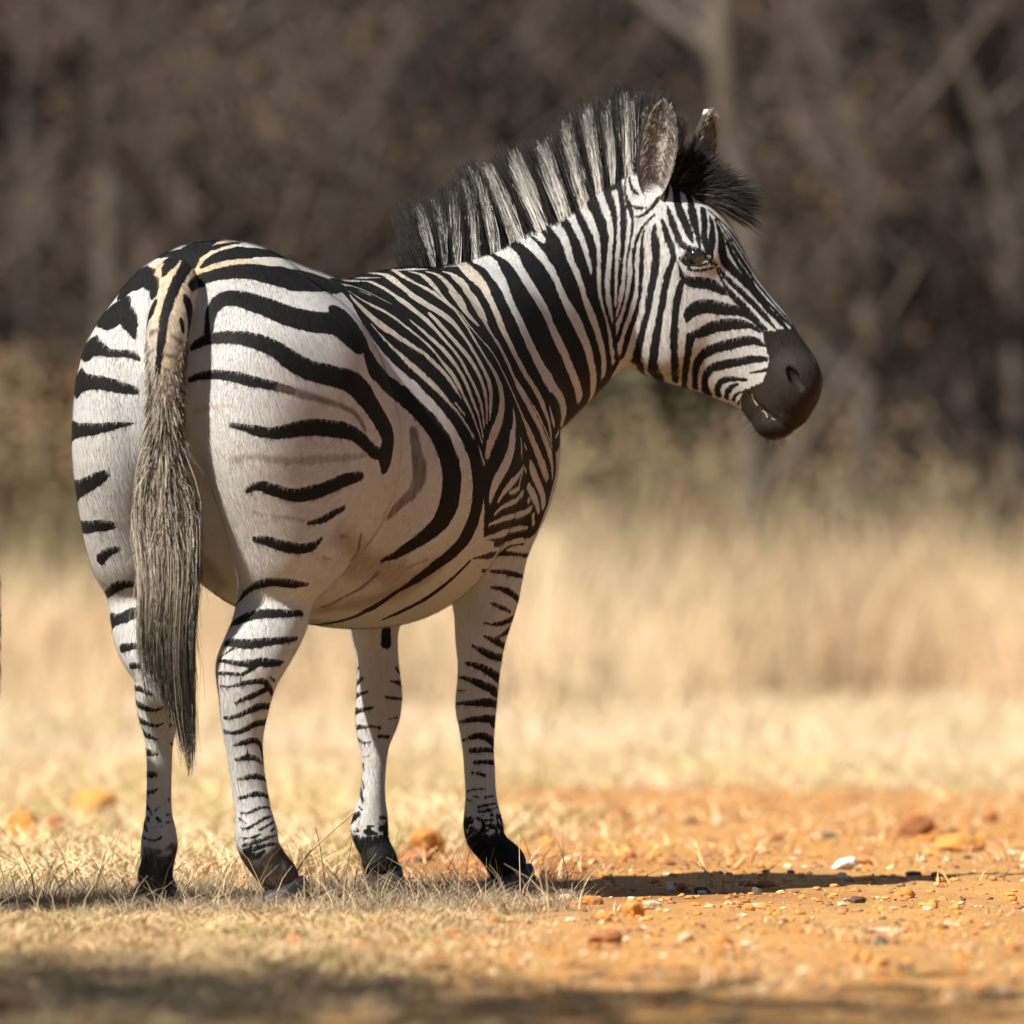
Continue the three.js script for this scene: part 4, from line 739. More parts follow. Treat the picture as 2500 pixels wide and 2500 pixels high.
hoof(683, 2140, 0.40, 690, -0.10 + 0.35, 0.062, 0.050);
hoof(378, 2138, 0.255, 378, 1.25, 0.058, 0.047);
hoof(1236, 2110, -0.36, 1236, 0.30, 0.066, 0.052);
hoof(928, 2104, -0.51, 928, 1.05, 0.060, 0.050);
// eyes
{
  const ballMaterial = new THREE.MeshPhysicalMaterial({ name: 'eye_ball', vertexColors: true, roughness: 0.06, clearcoat: 1, clearcoatRoughness: 0.03 });
  for (const e of eyes) {
    const g = new THREE.SphereGeometry(0.0245, 40, 28), n = g.attributes.position, c = new Float32Array(n.count * 3), d = V(0, 0, 0);
    for (let i = 0; i < n.count; i++) {
      d.fromBufferAttribute(n, i).normalize();
      const pupil = Math.hypot(d.dot(HF) * 0.62, d.y * 1.35), out = d.dot(e.side) > 0, iris = out ? sstep(0.62, 0.5, pupil) * sstep(0.24, 0.30, pupil) : 0;
      c[3 * i] = lerp(0.005, 0.014, iris); c[3 * i + 1] = lerp(0.004, 0.008, iris); c[3 * i + 2] = lerp(0.005, 0.007, iris);
    }
    g.setAttribute('color', new THREE.BufferAttribute(c, 3));
    const m = mesh('eye', g, ballMaterial, zebra); m.position.copy(e.centre);
  }
}
// ears: cupped leaves with a dark rim, pale hair inside
function ear(base, tip, across, out, seed, halfW, darkBack = 0) {
  const r = rng(seed), U = 26, N = 18, p = [], c = [], ix = [], axis = tip.clone().sub(base), hair = new Strands(), L = axis.length();
  const prof = curve([[0, 0.016], [0.12, 0.030], [0.3, 0.039], [0.5, 0.041], [0.7, 0.036], [0.86, 0.023], [0.96, 0.010], [1, 0.002]]), q = [0];
  const at = (u, v, shell) => {
    prof(u, q);
    const ph = v * 1.28, w = q[0] * halfW, deep = (0.046 * (1 - u) + 0.014) * (1 + 0.25 * shell);
    return base.clone().addScaledVector(axis, u).addScaledVector(across, Math.sin(ph) * w / Math.sin(1.28) * (1 + 0.05 * shell)).addScaledVector(out, (Math.cos(1.28) - Math.cos(ph)) * deep - 0.004 * shell * Math.cos(ph) + 0.006 * Math.sin(u * 3.1));
  };
  for (const shell of [0, 1]) for (let j = 0; j <= U; j++) for (let i = 0; i <= N; i++) {
    const u = j / U, v = i / N * 2 - 1, e = at(u, v, shell); p.push(e.x, e.y, e.z);
    const g = 0.8 + 0.4 * noise3(u * 24, v * 9, seed), rim = sstep(0.80, 0.97, Math.abs(v)) * sstep(0.05, 0.2, u);
    let k;
    if (!shell) { k = [0.30 * g, 0.265 * g, 0.24 * g]; k = k.map((x, n) => lerp(x, [0.05, 0.042, 0.038][n], rim)); }
    else { const band = sstep(0.78, 0.84, u + 0.04 * g) + sstep(0.40, 0.36, u) * sstep(0.26, 0.30, u) + sstep(0.93, 0.99, Math.abs(v)) * 0.8; k = [0.45 * g, 0.43 * g, 0.4 * g].map((x, n) => lerp(x, [0.02, 0.017, 0.015][n], clamp(band + darkBack * (1 - sstep(0.75, 0.9, v)), 0, 1))); if (u > 0.95) k = [0.42, 0.4, 0.37]; }
    c.push(...k);
  }
  const row = N + 1, half = (U + 1) * row;
  for (const shell of [0, 1]) for (let j = 0; j < U; j++) for (let i = 0; i < N; i++) { const a = shell * half + j * row + i, b = a + 1, d = a + row, e = d + 1; if (shell) ix.push(a, d, b, b, d, e); else ix.push(a, b, d, b, e, d); }
  for (let j = 0; j < U; j++) for (const i of [0, N]) { const a = j * row + i, b = a + row, d = a + half, e = b + half; if (i) ix.push(a, b, d, b, e, d); else ix.push(a, d, b, b, d, e); }
  for (let i = 0; i < N; i++) { const a = U * row + i, d = a + half; ix.push(a, d, a + 1, a + 1, d, d + 1); }
  const g = new THREE.BufferGeometry(); g.setAttribute('position', new THREE.BufferAttribute(new Float32Array(p), 3)); g.setAttribute('color', new THREE.BufferAttribute(new Float32Array(c), 3)); g.setIndex(ix); g.computeVertexNormals();
  const m = mesh('ear', g, new THREE.MeshStandardMaterial({ name: 'ear_skin', vertexColors: true, roughness: 0.85, side: THREE.DoubleSide }), zebra);
  for (let k = 0; k < 1500; k++) {
    const u = 0.06 + 0.86 * r(), edge_ = r() < 0.3, v = edge_ ? Math.sign(r() - 0.5) * (0.86 + 0.14 * r()) : (r() * 2 - 1) * 0.9;
    if (!edge_ && v > -0.25 && v < 0.35 && u < 0.62 && r() < 0.75) continue;                            // the bare hollow
    const a = at(u, v, 0), d = axis.clone().normalize().multiplyScalar(0.75).addScaledVector(across, edge_ ? v * 0.5 : -v * 0.55 + (r() - 0.5) * 0.5).addScaledVector(out, 0.35 + 0.25 * r()).normalize(), len = edge_ ? 0.007 + 0.007 * r() : 0.014 + 0.014 * r(), s = 0.6 + 0.6 * r();
    const white = edge_ ? v > 0 : r() < 0.6;
    hair.add([0, 0.5, 1].map((t) => a.clone().addScaledVector(d, len * t)), 0.0014, 0.0005, white ? [0.40 * s, 0.37 * s, 0.34 * s] : [0.17 * s, 0.15 * s, 0.13 * s], white ? [0.42 * s, 0.39 * s, 0.36 * s] : [0.14 * s, 0.12 * s, 0.10 * s], r() * 6);
  }
  hair.build('ear_hair', hairMaterial, m);
}
ear(headPoint(1591, 487, 0.072), headPoint(1616, 246, 0.098), HF.clone().multiplyScalar(0.96).addScaledVector(HN, 0.2).normalize(), HN.clone().addScaledVector(HF, 0.12).normalize(), 5, 1.0);
ear(headPoint(1700, 470, -0.064), headPoint(1736, 262, -0.088), HF.clone().multiplyScalar(0.42).addScaledVector(HN, -0.9).normalize(), HF.clone().multiplyScalar(0.9).addScaledVector(HN, 0.42).normalize(), 6, 0.85, 1);
// ---------------------------------------------------------------- ground: one sheet from behind the camera to far behind the wood
const quiet = (x, z) => sstep(0.25, 1.1, Math.hypot((x + 0.35) * 0.7, z)); // even where the zebra stands
function gh(x, z) {
  const far = sstep(-14, -40, z);
  let h = (fbm(x * 0.9, 3.3, z * 0.35, 3) - 0.5) * 0.05 + (fbm(x * 5, 7.1, z * 5, 3) - 0.5) * 0.022 + (noise3(x * 22, 2, z * 22) - 0.5) * 0.007 * (1 - far);
  h *= 0.15 + 0.85 * quiet(x, z);
  h += 0.35 * far * (fbm(x * 0.12, 1, z * 0.12, 2) - 0.5);
  return h - 0.003;
}
// how grassy the ground is: 0 bare orange soil, 1 straw
function straw(x, z) {
  const n = (fbm(x * 1.3, 9.7, z * 0.6, 3) - 0.5), n2 = noise3(x * 7, 4, z * 5) - 0.5;
  let s;
  if (z > 0.15) s = sstep(0.22, -0.38, x + 0.07 * (z - 1) + 0.8 * n) * 0.97;                 // foreground: litter on the left, the track on the right
  else if (z > -0.6) s = sstep(0.25, -0.15, x + 0.5 * n);
  else s = lerp(sstep(0.1, -0.7, x + 1.2 * n + 0.05 * (z + 2)), 1, sstep(-8.5, -11.5, z + 3 * n));
  return clamp(s + 0.3 * n2 * sstep(0, 0.3, s), 0, 1);
}
{
  const zs = [], xs = [];
  for (let z = 24; z > 6; z -= 0.5) zs.push(z);
  for (let z = 6; z > -4; z -= 0.022) zs.push(z);
  for (let z = -4, d = 0.03; z > -260; z -= d, d *= 1.035) zs.push(z);
  zs.push(-330);
  for (let x = -160, d = 30; x < -1.5; x += Math.max(0.03, (-1.45 - x) * 0.16)) xs.push(x);
  for (let x = -1.5; x < 1.5; x += 0.022) xs.push(x);
  const mir = xs.filter((x) => x < -1.5).map((x) => -x).reverse(); xs.push(...mir);
  const nx = xs.length, nz = zs.length, p = new Float32Array(nx * nz * 3), c = new Float32Array(nx * nz * 3), uv = new Float32Array(nx * nz * 2), ix = [];
  for (let j = 0; j < nz; j++) for (let i = 0; i < nx; i++) {
    const x = xs[i], z = zs[j], k = j * nx + i, s = straw(x, z), a = fbm(x * 3, 1, z * 2, 3), b = noise3(x * 31, 5, z * 31), red = sstep(0.5, 0.75, fbm(x * 0.8 + 4, 6, z * 0.5, 3));
    p.set([x, gh(x, z), z], 3 * k); uv.set([x / 0.9 + 0.07 * Math.sin(z * 1.7), z / 0.9], 2 * k);
    const soil = [lerp(0.86, 0.68, red), lerp(0.45, 0.30, red), lerp(0.135, 0.08, red)], litter = [0.70, 0.49, 0.245], v = (0.72 + 0.36 * a + 0.18 * (b - 0.5)) * 0.86;
    for (let q = 0; q < 3; q++) c[3 * k + q] = lerp(soil[q], litter[q], s) * v;
  }
  for (let j = 0; j + 1 < nz; j++) for (let i = 0; i + 1 < nx; i++) { const a = j * nx + i; ix.push(a, a + 1, a + nx, a + 1, a + nx + 1, a + nx); }
  const g = new THREE.BufferGeometry(); g.setAttribute('position', new THREE.BufferAttribute(p, 3)); g.setAttribute('color', new THREE.BufferAttribute(c, 3)); g.setAttribute('uv', new THREE.BufferAttribute(uv, 2)); g.setIndex(ix); g.computeVertexNormals();
  // grain of the soil: fine grit with paler and darker crumbs
  const N = 1024, d = new Uint8Array(N * N * 4), h = new Uint8Array(N * N * 4), r = rng(5);
  const f = new Float32Array(N * N);
  for (let k = 0; k < N * N; k++) f[k] = 0.5 + 0.22 * (r() - 0.5);
  for (let k = 0; k < 26000; k++) { const cx = r() * N, cy = r() * N, rad = 0.8 + 5 * Math.pow(r(), 4), t = (r() - 0.42) * 0.55; for (let y = -rad; y <= rad; y++) for (let x = -rad; x <= rad; x++) if (x * x + y * y < rad * rad) { const q = ((Math.floor(cy + y) + N) % N) * N + (Math.floor(cx + x) + N) % N; f[q] = clamp(0.5 + t + 0.1 * (r() - 0.5), 0, 1); } }
  for (let k = 0; k < N * N; k++) { const v = 150 + 105 * f[k] + 12 * (r() - 0.5); d[4 * k] = clamp(v * 1.02, 0, 255); d[4 * k + 1] = clamp(v, 0, 255); d[4 * k + 2] = clamp(v * 0.97, 0, 255); d[4 * k + 3] = 255; const w = 255 * f[k]; h[4 * k] = h[4 * k + 1] = h[4 * k + 2] = w; h[4 * k + 3] = 255; }
  const tex = (a, srgb) => { const t = new THREE.DataTexture(a, N, N); t.wrapS = t.wrapT = THREE.RepeatWrapping; t.magFilter = THREE.LinearFilter; if (srgb) t.colorSpace = THREE.SRGBColorSpace; t.needsUpdate = true; return t; };
  const m = mesh('ground', g, new THREE.MeshStandardMaterial({ name: 'soil', vertexColors: true, map: tex(d, true), bumpMap: tex(h), bumpScale: 0.006, roughness: 0.95 }));
  m.userData.kind = 'structure';
}
// ---------------------------------------------------------------- grass
function tuft(seed, n, h0, h1, spread, lean_, w, segs = 3, head = 0) {
  const r = rng(seed), p = [], ix = [];
  for (let b = 0; b < n; b++) {
    const a = r() * 6.283, d = Math.sqrt(r()) * spread, x = Math.cos(a) * d, z = Math.sin(a) * d, h = lerp(h0, h1, r()), ta = a + (r() - 0.5) * 2.4, tl = h * lean_ * (0.2 + r()), fa = r() * 6.283, sx = Math.cos(fa), sz = Math.sin(fa), kink = r() < 0.25 ? (r() - 0.5) * 0.6 * h : 0;
    const o = p.length / 3;
    for (let k = 0; k <= segs; k++) {
      const u = k / segs, ww = (head && u > 0.7 ? w * head * (1 - (u - 0.7) / 0.33) : w * (1 - 0.75 * u)) / 2, px = x + Math.cos(ta) * tl * u * u + kink * u * u * u * sx, pz = z + Math.sin(ta) * tl * u * u + kink * u * u * u * sz, py = h * (u - 0.18 * lean_ * u * u);
      p.push(px - sx * ww, py, pz - sz * ww, px + sx * ww, py, pz + sz * ww);
      if (k) { const q = o + 2 * k; ix.push(q - 2, q - 1, q, q - 1, q + 1, q); }
    }
  }
  const g = new THREE.BufferGeometry(); g.setAttribute('position', new THREE.BufferAttribute(new Float32Array(p), 3)); g.setIndex(ix); g.computeVertexNormals();
  return g;
}
const grassMaterial = new THREE.MeshStandardMaterial({ name: 'dry_grass', vertexColors: true, roughness: 0.8, side: THREE.DoubleSide });
const UP3 = V(0, 1, 0);
function field_(name, label, geometry, count, seed, place, tint) {       // one mass of grass, uncountable
  const r = rng(seed), tp = geometry.attributes.position.array, ti = geometry.index.array, nv = tp.length / 3;
  const p = new Float32Array(count * nv * 3), c = new Float32Array(count * nv * 3), ix = new Uint32Array(count * ti.length);
  let n = 0;
  for (let tries = 0; n < count && tries < count * 12; tries++) {
    const s = place(r); if (!s) continue;
    const [x, z, size] = s, a = r() * 6.283, ca = Math.cos(a), sa = Math.sin(a), kx = size * (0.85 + 0.3 * r()), y0 = gh(x, z) - 0.004, t = tint(r, x, z).map((v) => v * 0.93), o = n * nv;
    for (let k = 0; k < nv; k++) {
      const X = tp[3 * k] * kx, Z = tp[3 * k + 2] * kx, q = 3 * (o + k), v = 0.82 + 0.36 * hash3(k >> 3, n, seed);
      p[q] = x + X * ca + Z * sa; p[q + 1] = y0 + tp[3 * k + 1] * size; p[q + 2] = z - X * sa + Z * ca;
      c[q] = t[0] * v; c[q + 1] = t[1] * v; c[q + 2] = t[2] * v;
    }
    for (let k = 0; k < ti.length; k++) ix[n * ti.length + k] = ti[k] + o;
    n++;
  }
  const g = new THREE.BufferGeometry();
  g.setAttribute('position', new THREE.BufferAttribute(p.subarray(0, n * nv * 3), 3)); g.setAttribute('color', new THREE.BufferAttribute(c.subarray(0, n * nv * 3), 3)); g.setIndex(new THREE.BufferAttribute(ix.subarray(0, n * ti.length), 1)); g.computeVertexNormals();
  tag(mesh(name, g, grassMaterial), label, 'grass', null, 'stuff');
}
const halfAt = (z) => 0.0585 * (DIST - z) + 0.15;                   // half the picture's width at that depth, and a little more
const strawTint = (r, lo = 0.62, hi = 1.15) => { const k = lerp(lo, hi, r()), g = r(); return g < 0.10 ? [0.42 * k, 0.42 * k, 0.13 * k] : g < 0.3 ? [0.60 * k, 0.39 * k, 0.18 * k] : [0.74 * k, 0.56 * k, 0.31 * k]; };
// short stubble round the hooves
field_('stubble_grass', 'short dry grey-brown stubble round the standing zebra\'s hooves', tuft(31, 13, 0.02, 0.075, 0.035, 1.1, 0.0028, 2), 2600, 41, (r) => {
  const z = lerp(-0.95, 0.95, r()), x = lerp(-halfAt(z), 0.15, Math.pow(r(), 0.9)); if (r() > straw(x, z) + 0.15) return null;
  return [x, z, 0.38 + 0.6 * r() * r()];
}, (r) => { const k = lerp(0.45, 1.15, r()); return r() < 0.5 ? [0.36 * k, 0.27 * k, 0.18 * k] : [0.56 * k, 0.43 * k, 0.25 * k]; });
field_('stubble_grass', 'thin taller dry stalks standing among the hooves', tuft(32, 4, 0.07, 0.17, 0.03, 0.9, 0.0022), 150, 42, (r) => { const z = lerp(-0.7, 0.9, r()), x = lerp(-halfAt(z), 0.12, r()); return [x, z, 0.6 + 0.6 * r()]; }, (r) => { const k = lerp(0.6, 1.2, r()); return [0.55 * k, 0.42 * k, 0.24 * k]; });
// foreground litter
field_('foreground_grass', 'trampled straw-coloured grass in the blurred foreground', tuft(33, 12, 0.012, 0.05, 0.045, 1.9, 0.004, 2), 3000, 43, (r) => {
  const z = lerp(0.55, 6.2, r()), x = lerp(-halfAt(z), halfAt(z), r()); if (r() > 0.05 + Math.pow(straw(x, z), 1.3)) return null;
  return [x, z, (0.55 + 0.8 * r() * r()) * lerp(0.6, 1, sstep(0.6, 1.8, z))];
}, (r) => { const t = strawTint(r, 0.5, 1.05); return [t[0] * 0.95, t[1] * 0.88, t[2] * 0.82]; });
// straw behind the zebra
field_('litter_grass', 'pale dry grass litter on the ground behind the hooves', tuft(34, 14, 0.015, 0.075, 0.07, 1.6, 0.0045, 2), 3600, 44, (r) => {
  const z = lerp(-0.6, -14, Math.pow(r(), 1.2)), x = lerp(-halfAt(z), halfAt(z), r()); if (r() > 0.03 + Math.pow(straw(x, z), 1.4)) return null;
  return [x, z, 0.6 + 0.9 * r()];
}, (r) => strawTint(r, 0.75, 1.2));
// short yellow grass in the middle distance
field_('short_yellow_grass', 'low pale yellow grass between the bare soil and the tall grass', tuft(35, 20, 0.04, 0.15, 0.2, 0.9, 0.011, 2), 2600, 45, (r) => {
  const z = lerp(-10, -34, r()), x = lerp(-halfAt(z) - 0.5, halfAt(z) + 0.5, r()); if (r() > straw(x, z)) return null;
  return [x, z, (0.6 + 0.8 * r() * (0.5 + fbm(x * 0.5, 2, z * 0.3, 2))) * lerp(0.4, 1, sstep(-10, -24, z))];
}, (r, x, z) => { const k = lerp(0.75, 1.15, r()), g = sstep(0.5, 0.75, fbm(x * 0.6, 8, z * 0.35, 2)); return [lerp(0.74, 0.64, g) * k, lerp(0.575, 0.50, g) * k, lerp(0.385, 0.27, g) * k]; });
// tall grass
field_('tall_grass', 'belt of tall dry golden grass standing in front of the wood', tuft(36, 26, 0.45, 1.0, 0.24, 0.35, 0.013, 3, 2.0), 2000, 46, (r) => {
  const z = lerp(-22, -44, Math.pow(r(), 0.7)), x = lerp(-halfAt(z) - 0.8, halfAt(z) + 0.8, r()), n = fbm(x * 0.45, 3, z * 0.3, 3); if (r() > 0.25 + 1.1 * n || z > -33 + 36 * (fbm(x * 0.55, 12, 1, 3) - 0.5)) return null;
  return [x, z, (0.28 + 1.2 * n) * (0.62 + 0.55 * r()) * lerp(0.55, 1, sstep(-24, -36, z))];
}, (r, x, z) => { const k = lerp(0.42, 1.15, Math.sqrt(r())) * lerp(0.7, 1.1, noise3(x * 2.2, 4, z * 0.5)), g = sstep(0.45, 0.7, fbm(x * 0.5, 5, z * 0.4, 2)); if (r() < 0.22) return [0.42 * k, 0.29 * k, 0.18 * k]; return [lerp(0.92, 0.74, g) * k, lerp(0.71, 0.53, g) * k, lerp(0.45, 0.31, g) * k]; });
field_('tall_weeds', 'sparse taller tan weeds rising out of the tall grass before the wood', tuft(37, 12, 0.8, 1.7, 0.35, 0.3, 0.016, 3, 2.4), 420, 47, (r) => { const z = lerp(-36, -45, r()), x = lerp(-halfAt(z) - 0.8, halfAt(z) + 0.8, r()); return [x, z, 0.65 + 0.55 * r()]; }, (r) => { const k = lerp(0.5, 1.05, r()); return r() < 0.4 ? [0.36 * k, 0.31 * k, 0.15 * k] : [0.52 * k, 0.38 * k, 0.22 * k]; });
// three long stalks that stand out between the legs
function stalk(label, rows_, w) {
  const pts = rows_.map(([x, y, z]) => W(x, y, z)); pts[0].y = gh(pts[0].x, pts[0].z) - 0.005;
  const g = new THREE.TubeGeometry(new THREE.CatmullRomCurve3(pts), 14, w, 5);
  return tag(mesh('grass_stalk', g, new THREE.MeshStandardMaterial({ name: 'stalk', color: new THREE.Color(0.42, 0.30, 0.17), roughness: 0.8 })), label, 'grass stalk');
}
{
  const a = stalk('long bent dry stalk rising from the hind hoof towards the front fetlock', [[690, 2180, 0.1], [745, 2095, 0.1], [800, 2040, 0.1], [862, 1985, 0.1]], 0.0016);
  stalk('thin dry stalk leaning beside the bent one between hind and front hooves', [[800, 2150, 0.05], [780, 2060, 0.05], [770, 2020, 0.05]], 0.0009);
  stalk('thin dry stalk rising alone left of the hind fetlock', [[258, 2110, -0.4], [285, 2050, -0.4], [306, 2005, -0.4]], 0.0009);
}
// ---------------------------------------------------------------- stones
function stoneGeometry(seed, detail, rough = 0.35) {
  const g = new THREE.IcosahedronGeometry(1, detail), p = g.attributes.position, r = rng(seed), cuts = [];
  for (let i = 0; i < 7; i++) { const a = r() * 6.283, y = r() * 2 - 1, s = Math.sqrt(1 - y * y); cuts.push([V(Math.cos(a) * s, y, Math.sin(a) * s), 0.55 + 0.35 * r()]); }
  const v = V(0, 0, 0);
  for (let i = 0; i < p.count; i++) {
    v.fromBufferAttribute(p, i).normalize();
    let d = 1;
    for (const [n, h] of cuts) { const k = v.dot(n); if (k > h) d = Math.min(d, h / k); }
    d *= 1 - rough * 0.35 + rough * 0.7 * fbm(v.x * 1.8 + seed, v.y * 1.8, v.z * 1.8, 4);
    p.setXYZ(i, v.x * d, v.y * d, v.z * d);
  }
  g.deleteAttribute('uv'); g.deleteAttribute('normal'); g.computeVertexNormals();
  return g;
}
const stoneTex = (() => { const N = 256, a = new Uint8Array(N * N * 4), r = rng(77); for (let y = 0; y < N; y++) for (let x = 0; x < N; x++) { const k = 4 * (y * N + x), v = 150 + 95 * fbm(x / 18, y / 18, 3, 4) + 22 * (r() - 0.5); a[k] = a[k + 1] = a[k + 2] = v; a[k + 3] = 255; } const t = new THREE.DataTexture(a, N, N); t.wrapS = t.wrapT = THREE.RepeatWrapping; t.magFilter = THREE.LinearFilter; t.needsUpdate = true; return t; })();
const stoneTone = { orange: [0.541, 0.23, 0.049], rust: [0.344, 0.131, 0.045], pale: [0.59, 0.435, 0.262], white: [0.697, 0.656, 0.574], dark: [0.082, 0.053, 0.037], brown: [0.246, 0.131, 0.066] };
const stoneMaterial = (tone, seed) => { const c = stoneTone[tone], k = 0.85 + 0.3 * rng(seed)(); return new THREE.MeshStandardMaterial({ name: tone + '_stone', color: new THREE.Color(c[0] * k, c[1] * k, c[2] * k), roughness: 0.92 }); };
function stoneColours(g, seed) { const p = g.attributes.position, c = new Float32Array(p.count * 3); for (let i = 0; i < p.count; i++) { const k = 0.62 + 0.7 * fbm(p.getX(i) * 3 + seed, p.getY(i) * 3, p.getZ(i) * 3, 4); c[3 * i] = k; c[3 * i + 1] = k * (0.96 + 0.06 * noise3(p.getX(i) * 2, seed, 1)); c[3 * i + 2] = k; } g.setAttribute('color', new THREE.BufferAttribute(c, 3)); return g; }
const bigStones = [3, 8, 13, 21, 34].map((s) => stoneColours(stoneGeometry(s, 5, 0.5), s));
const smallStones = [2, 5, 7, 11, 17, 19].map((s) => stoneColours(stoneGeometry(s, 2, 0.4), s));
const tones = {}; for (const t in stoneTone) { tones[t] = [1, 2, 3].map((s) => { const m = stoneMaterial(t, s * 7); m.vertexColors = true; return m; }); }
let stoneN = 0;
function stone(px, py, wpx, hpx, tone, label, group, geos = bigStones) {
  const at = onGround(px, py), m = (DIST - at.z) / FPX, g = geos[stoneN % geos.length], o = mesh('stone', g, tones[tone][stoneN % 3]); stoneN++;
  const r = rng(stoneN * 31), w = wpx * m / 2, h = hpx * m / 2;
  o.scale.set(w / 0.86, h / 0.8, w * (0.75 + 0.35 * r())); o.rotation.y = r() * 6.283;
  o.position.set(at.x, gh(at.x, at.z) + h * 0.5, at.z);
  tag(o, label, 'stone', group);
  return o;
}
// [px, py of the foot, width, height] in the 2500 px photograph
stone(48, 2068, 92, 96, 'orange', 'large orange boulder cut by the picture edge beside a rounder orange stone');
stone(135, 2058, 76, 74, 'rust', 'rounded rust-orange stone next to the large orange boulder in the straw');
stone(232, 1990, 110, 74, 'orange', 'blurred orange rock in pale straw behind the boulder pair');
stone(1040, 2092, 96, 72, 'orange', 'orange rock lump between the zebra\'s two front legs');
stone(1012, 2112, 104, 40, 'rust', 'flat rusty stone at the foot of the orange lump between the front legs');
stone(1062, 1998, 120, 32, 'rust', 'long flat reddish slab lying behind the zebra\'s front legs');
stone(2225, 2040, 100, 62, 'rust', 'angular rust-brown rock on the gravelly rise of the bare soil');
stone(2340, 2082, 120, 50, 'orange', 'broad orange rock just in front of the angular rust-brown rock');
stone(2418, 2006, 42, 36, 'rust', 'small dark red stone on the gravelly rise behind the broad orange rock');
stone(2062, 2126, 62, 40, 'white', 'white quartz lump lying on the orange gravel');
stone(1996, 2046, 84, 18, 'brown', 'thin flat brown slab in the gravel behind the white quartz');
stone(2112, 2110, 60, 28, 'orange', 'orange stone lying beside the white quartz lump');
stone(1592, 2214, 70, 26, 'pale', 'pale tan flat stone on top of the shadow line beside the front hoof');
stone(1545, 2236, 72, 52, 'orange', 'orange block stone just in front of the pale tan flat stone');
stone(1848, 2180, 32, 24, 'dark', 'small dark stone standing in the zebra\'s shadow');
stone(1868, 2166, 52, 22, 'rust', 'reddish stone at the shadow\'s far edge behind the small dark stone');
stone(1664, 2172, 30, 24, 'rust', 'small reddish stone at the shadow\'s far edge near the hoof');
stone(1636, 2172, 20, 26, 'white', 'tiny grey-white stone upright beside the small reddish stone');
stone(1440, 2204, 60, 26, 'orange', 'low orange clod next to the right front hoof\'s toe');
stone(1474, 2290, 84, 44, 'rust', 'reddish stone blurred in the foreground straw');
stone(716, 2300, 66, 34, 'rust', 'reddish clod blurred in the foreground litter under the zebra');
stone(1760, 2306, 44, 32, 'orange', 'blurred orange stone at the edge of the foreground track');
stone(2150, 2352, 46, 30, 'orange', 'lone orange pebble on the smooth foreground track');
stone(2160, 2268, 100, 14, 'pale', 'pale straw-coloured flake lying on the smooth foreground track');
stone(40, 2480, 130, 60, 'rust', 'dark reddish stone in the shaded foreground corner');
stone(1376, 2189, 86, 26, 'dark', 'dark dung clod lying in the shadow beside the front hoof');
{ // loose stones, each its own thing
  const r = rng(303), kinds = [['orange', 'small orange stone lying loose on the bare orange soil', 'loose orange stones on the soil'], ['pale', 'small pale stone lying loose on the bare orange soil', 'loose pale stones on the soil'], ['rust', 'small rust-red stone lying loose on the bare orange soil', 'loose rust-red stones on the soil'], ['dark', 'small dark stone lying loose on the bare orange soil', 'loose dark stones on the soil']];
  let n = 0;
  while (n < 250) {
    const py = n < 170 ? lerp(1935, 2215, Math.pow(r(), 0.8)) : lerp(2215, 2440, r()), px = lerp(60, 2490, Math.pow(r(), 0.62)), at = onGround(px, py);
    if (straw(at.x, at.z) > 0.6 && r() < 0.8) continue;
    const k = r() < 0.5 ? kinds[0] : r() < 0.45 ? kinds[1] : r() < 0.65 ? kinds[2] : kinds[3], w = 11 + 32 * Math.pow(r(), 2.4);
    if (Math.hypot(at.x + 0.029, at.z + 0.36) < 0.09 || Math.hypot(at.x + 0.46, at.z - 0.4) < 0.09 || Math.hypot(at.x + 0.27, at.z + 0.51) < 0.09 || Math.hypot(at.x + 0.70, at.z - 0.26) < 0.09) continue;
    stone(px, py, w, w * (0.45 + 0.35 * r()), k[0], k[1], k[2], smallStones); n++;
  }
}
{ // gravel too fine to pick apart
  const r = rng(404), g = stoneGeometry(91, 0, 0.4), tp = g.attributes.position.array, P = [], C = [];
  for (let k = 0, n = 0; n < 8200 && k < 60000; k++) {
    const z = lerp(5.5, -11, Math.pow(r(), 0.8)), x = lerp(-halfAt(z), halfAt(z), r());
    if (r() < straw(x, z) * 0.9) continue;
    n++;
    const s = 0.0024 + 0.0105 * Math.pow(r(), 3), t = stoneTone[['orange', 'orange', 'pale', 'rust', 'orange', 'brown'][Math.floor(r() * 6)]], v = 0.8 + 0.5 * r(), a = r() * 6.283, ca = Math.cos(a), sa = Math.sin(a), y0 = gh(x, z) + s * 0.2;
    for (let q = 0; q < tp.length; q += 3) { P.push(x + (tp[q] * ca + tp[q + 2] * sa) * s, y0 + tp[q + 1] * s * 0.7, z + (tp[q + 2] * ca - tp[q] * sa) * s); C.push(t[0] * v, t[1] * v, t[2] * v); }
  }
  const m = new THREE.BufferGeometry(); m.setAttribute('position', new THREE.BufferAttribute(new Float32Array(P), 3)); m.setAttribute('color', new THREE.BufferAttribute(new Float32Array(C), 3)); m.computeVertexNormals();
  tag(mesh('gravel', m, new THREE.MeshStandardMaterial({ name: 'gravel_stone', vertexColors: true, roughness: 0.95 })), 'fine orange and pale gravel strewn over the bare soil', 'gravel', null, 'stuff');
}
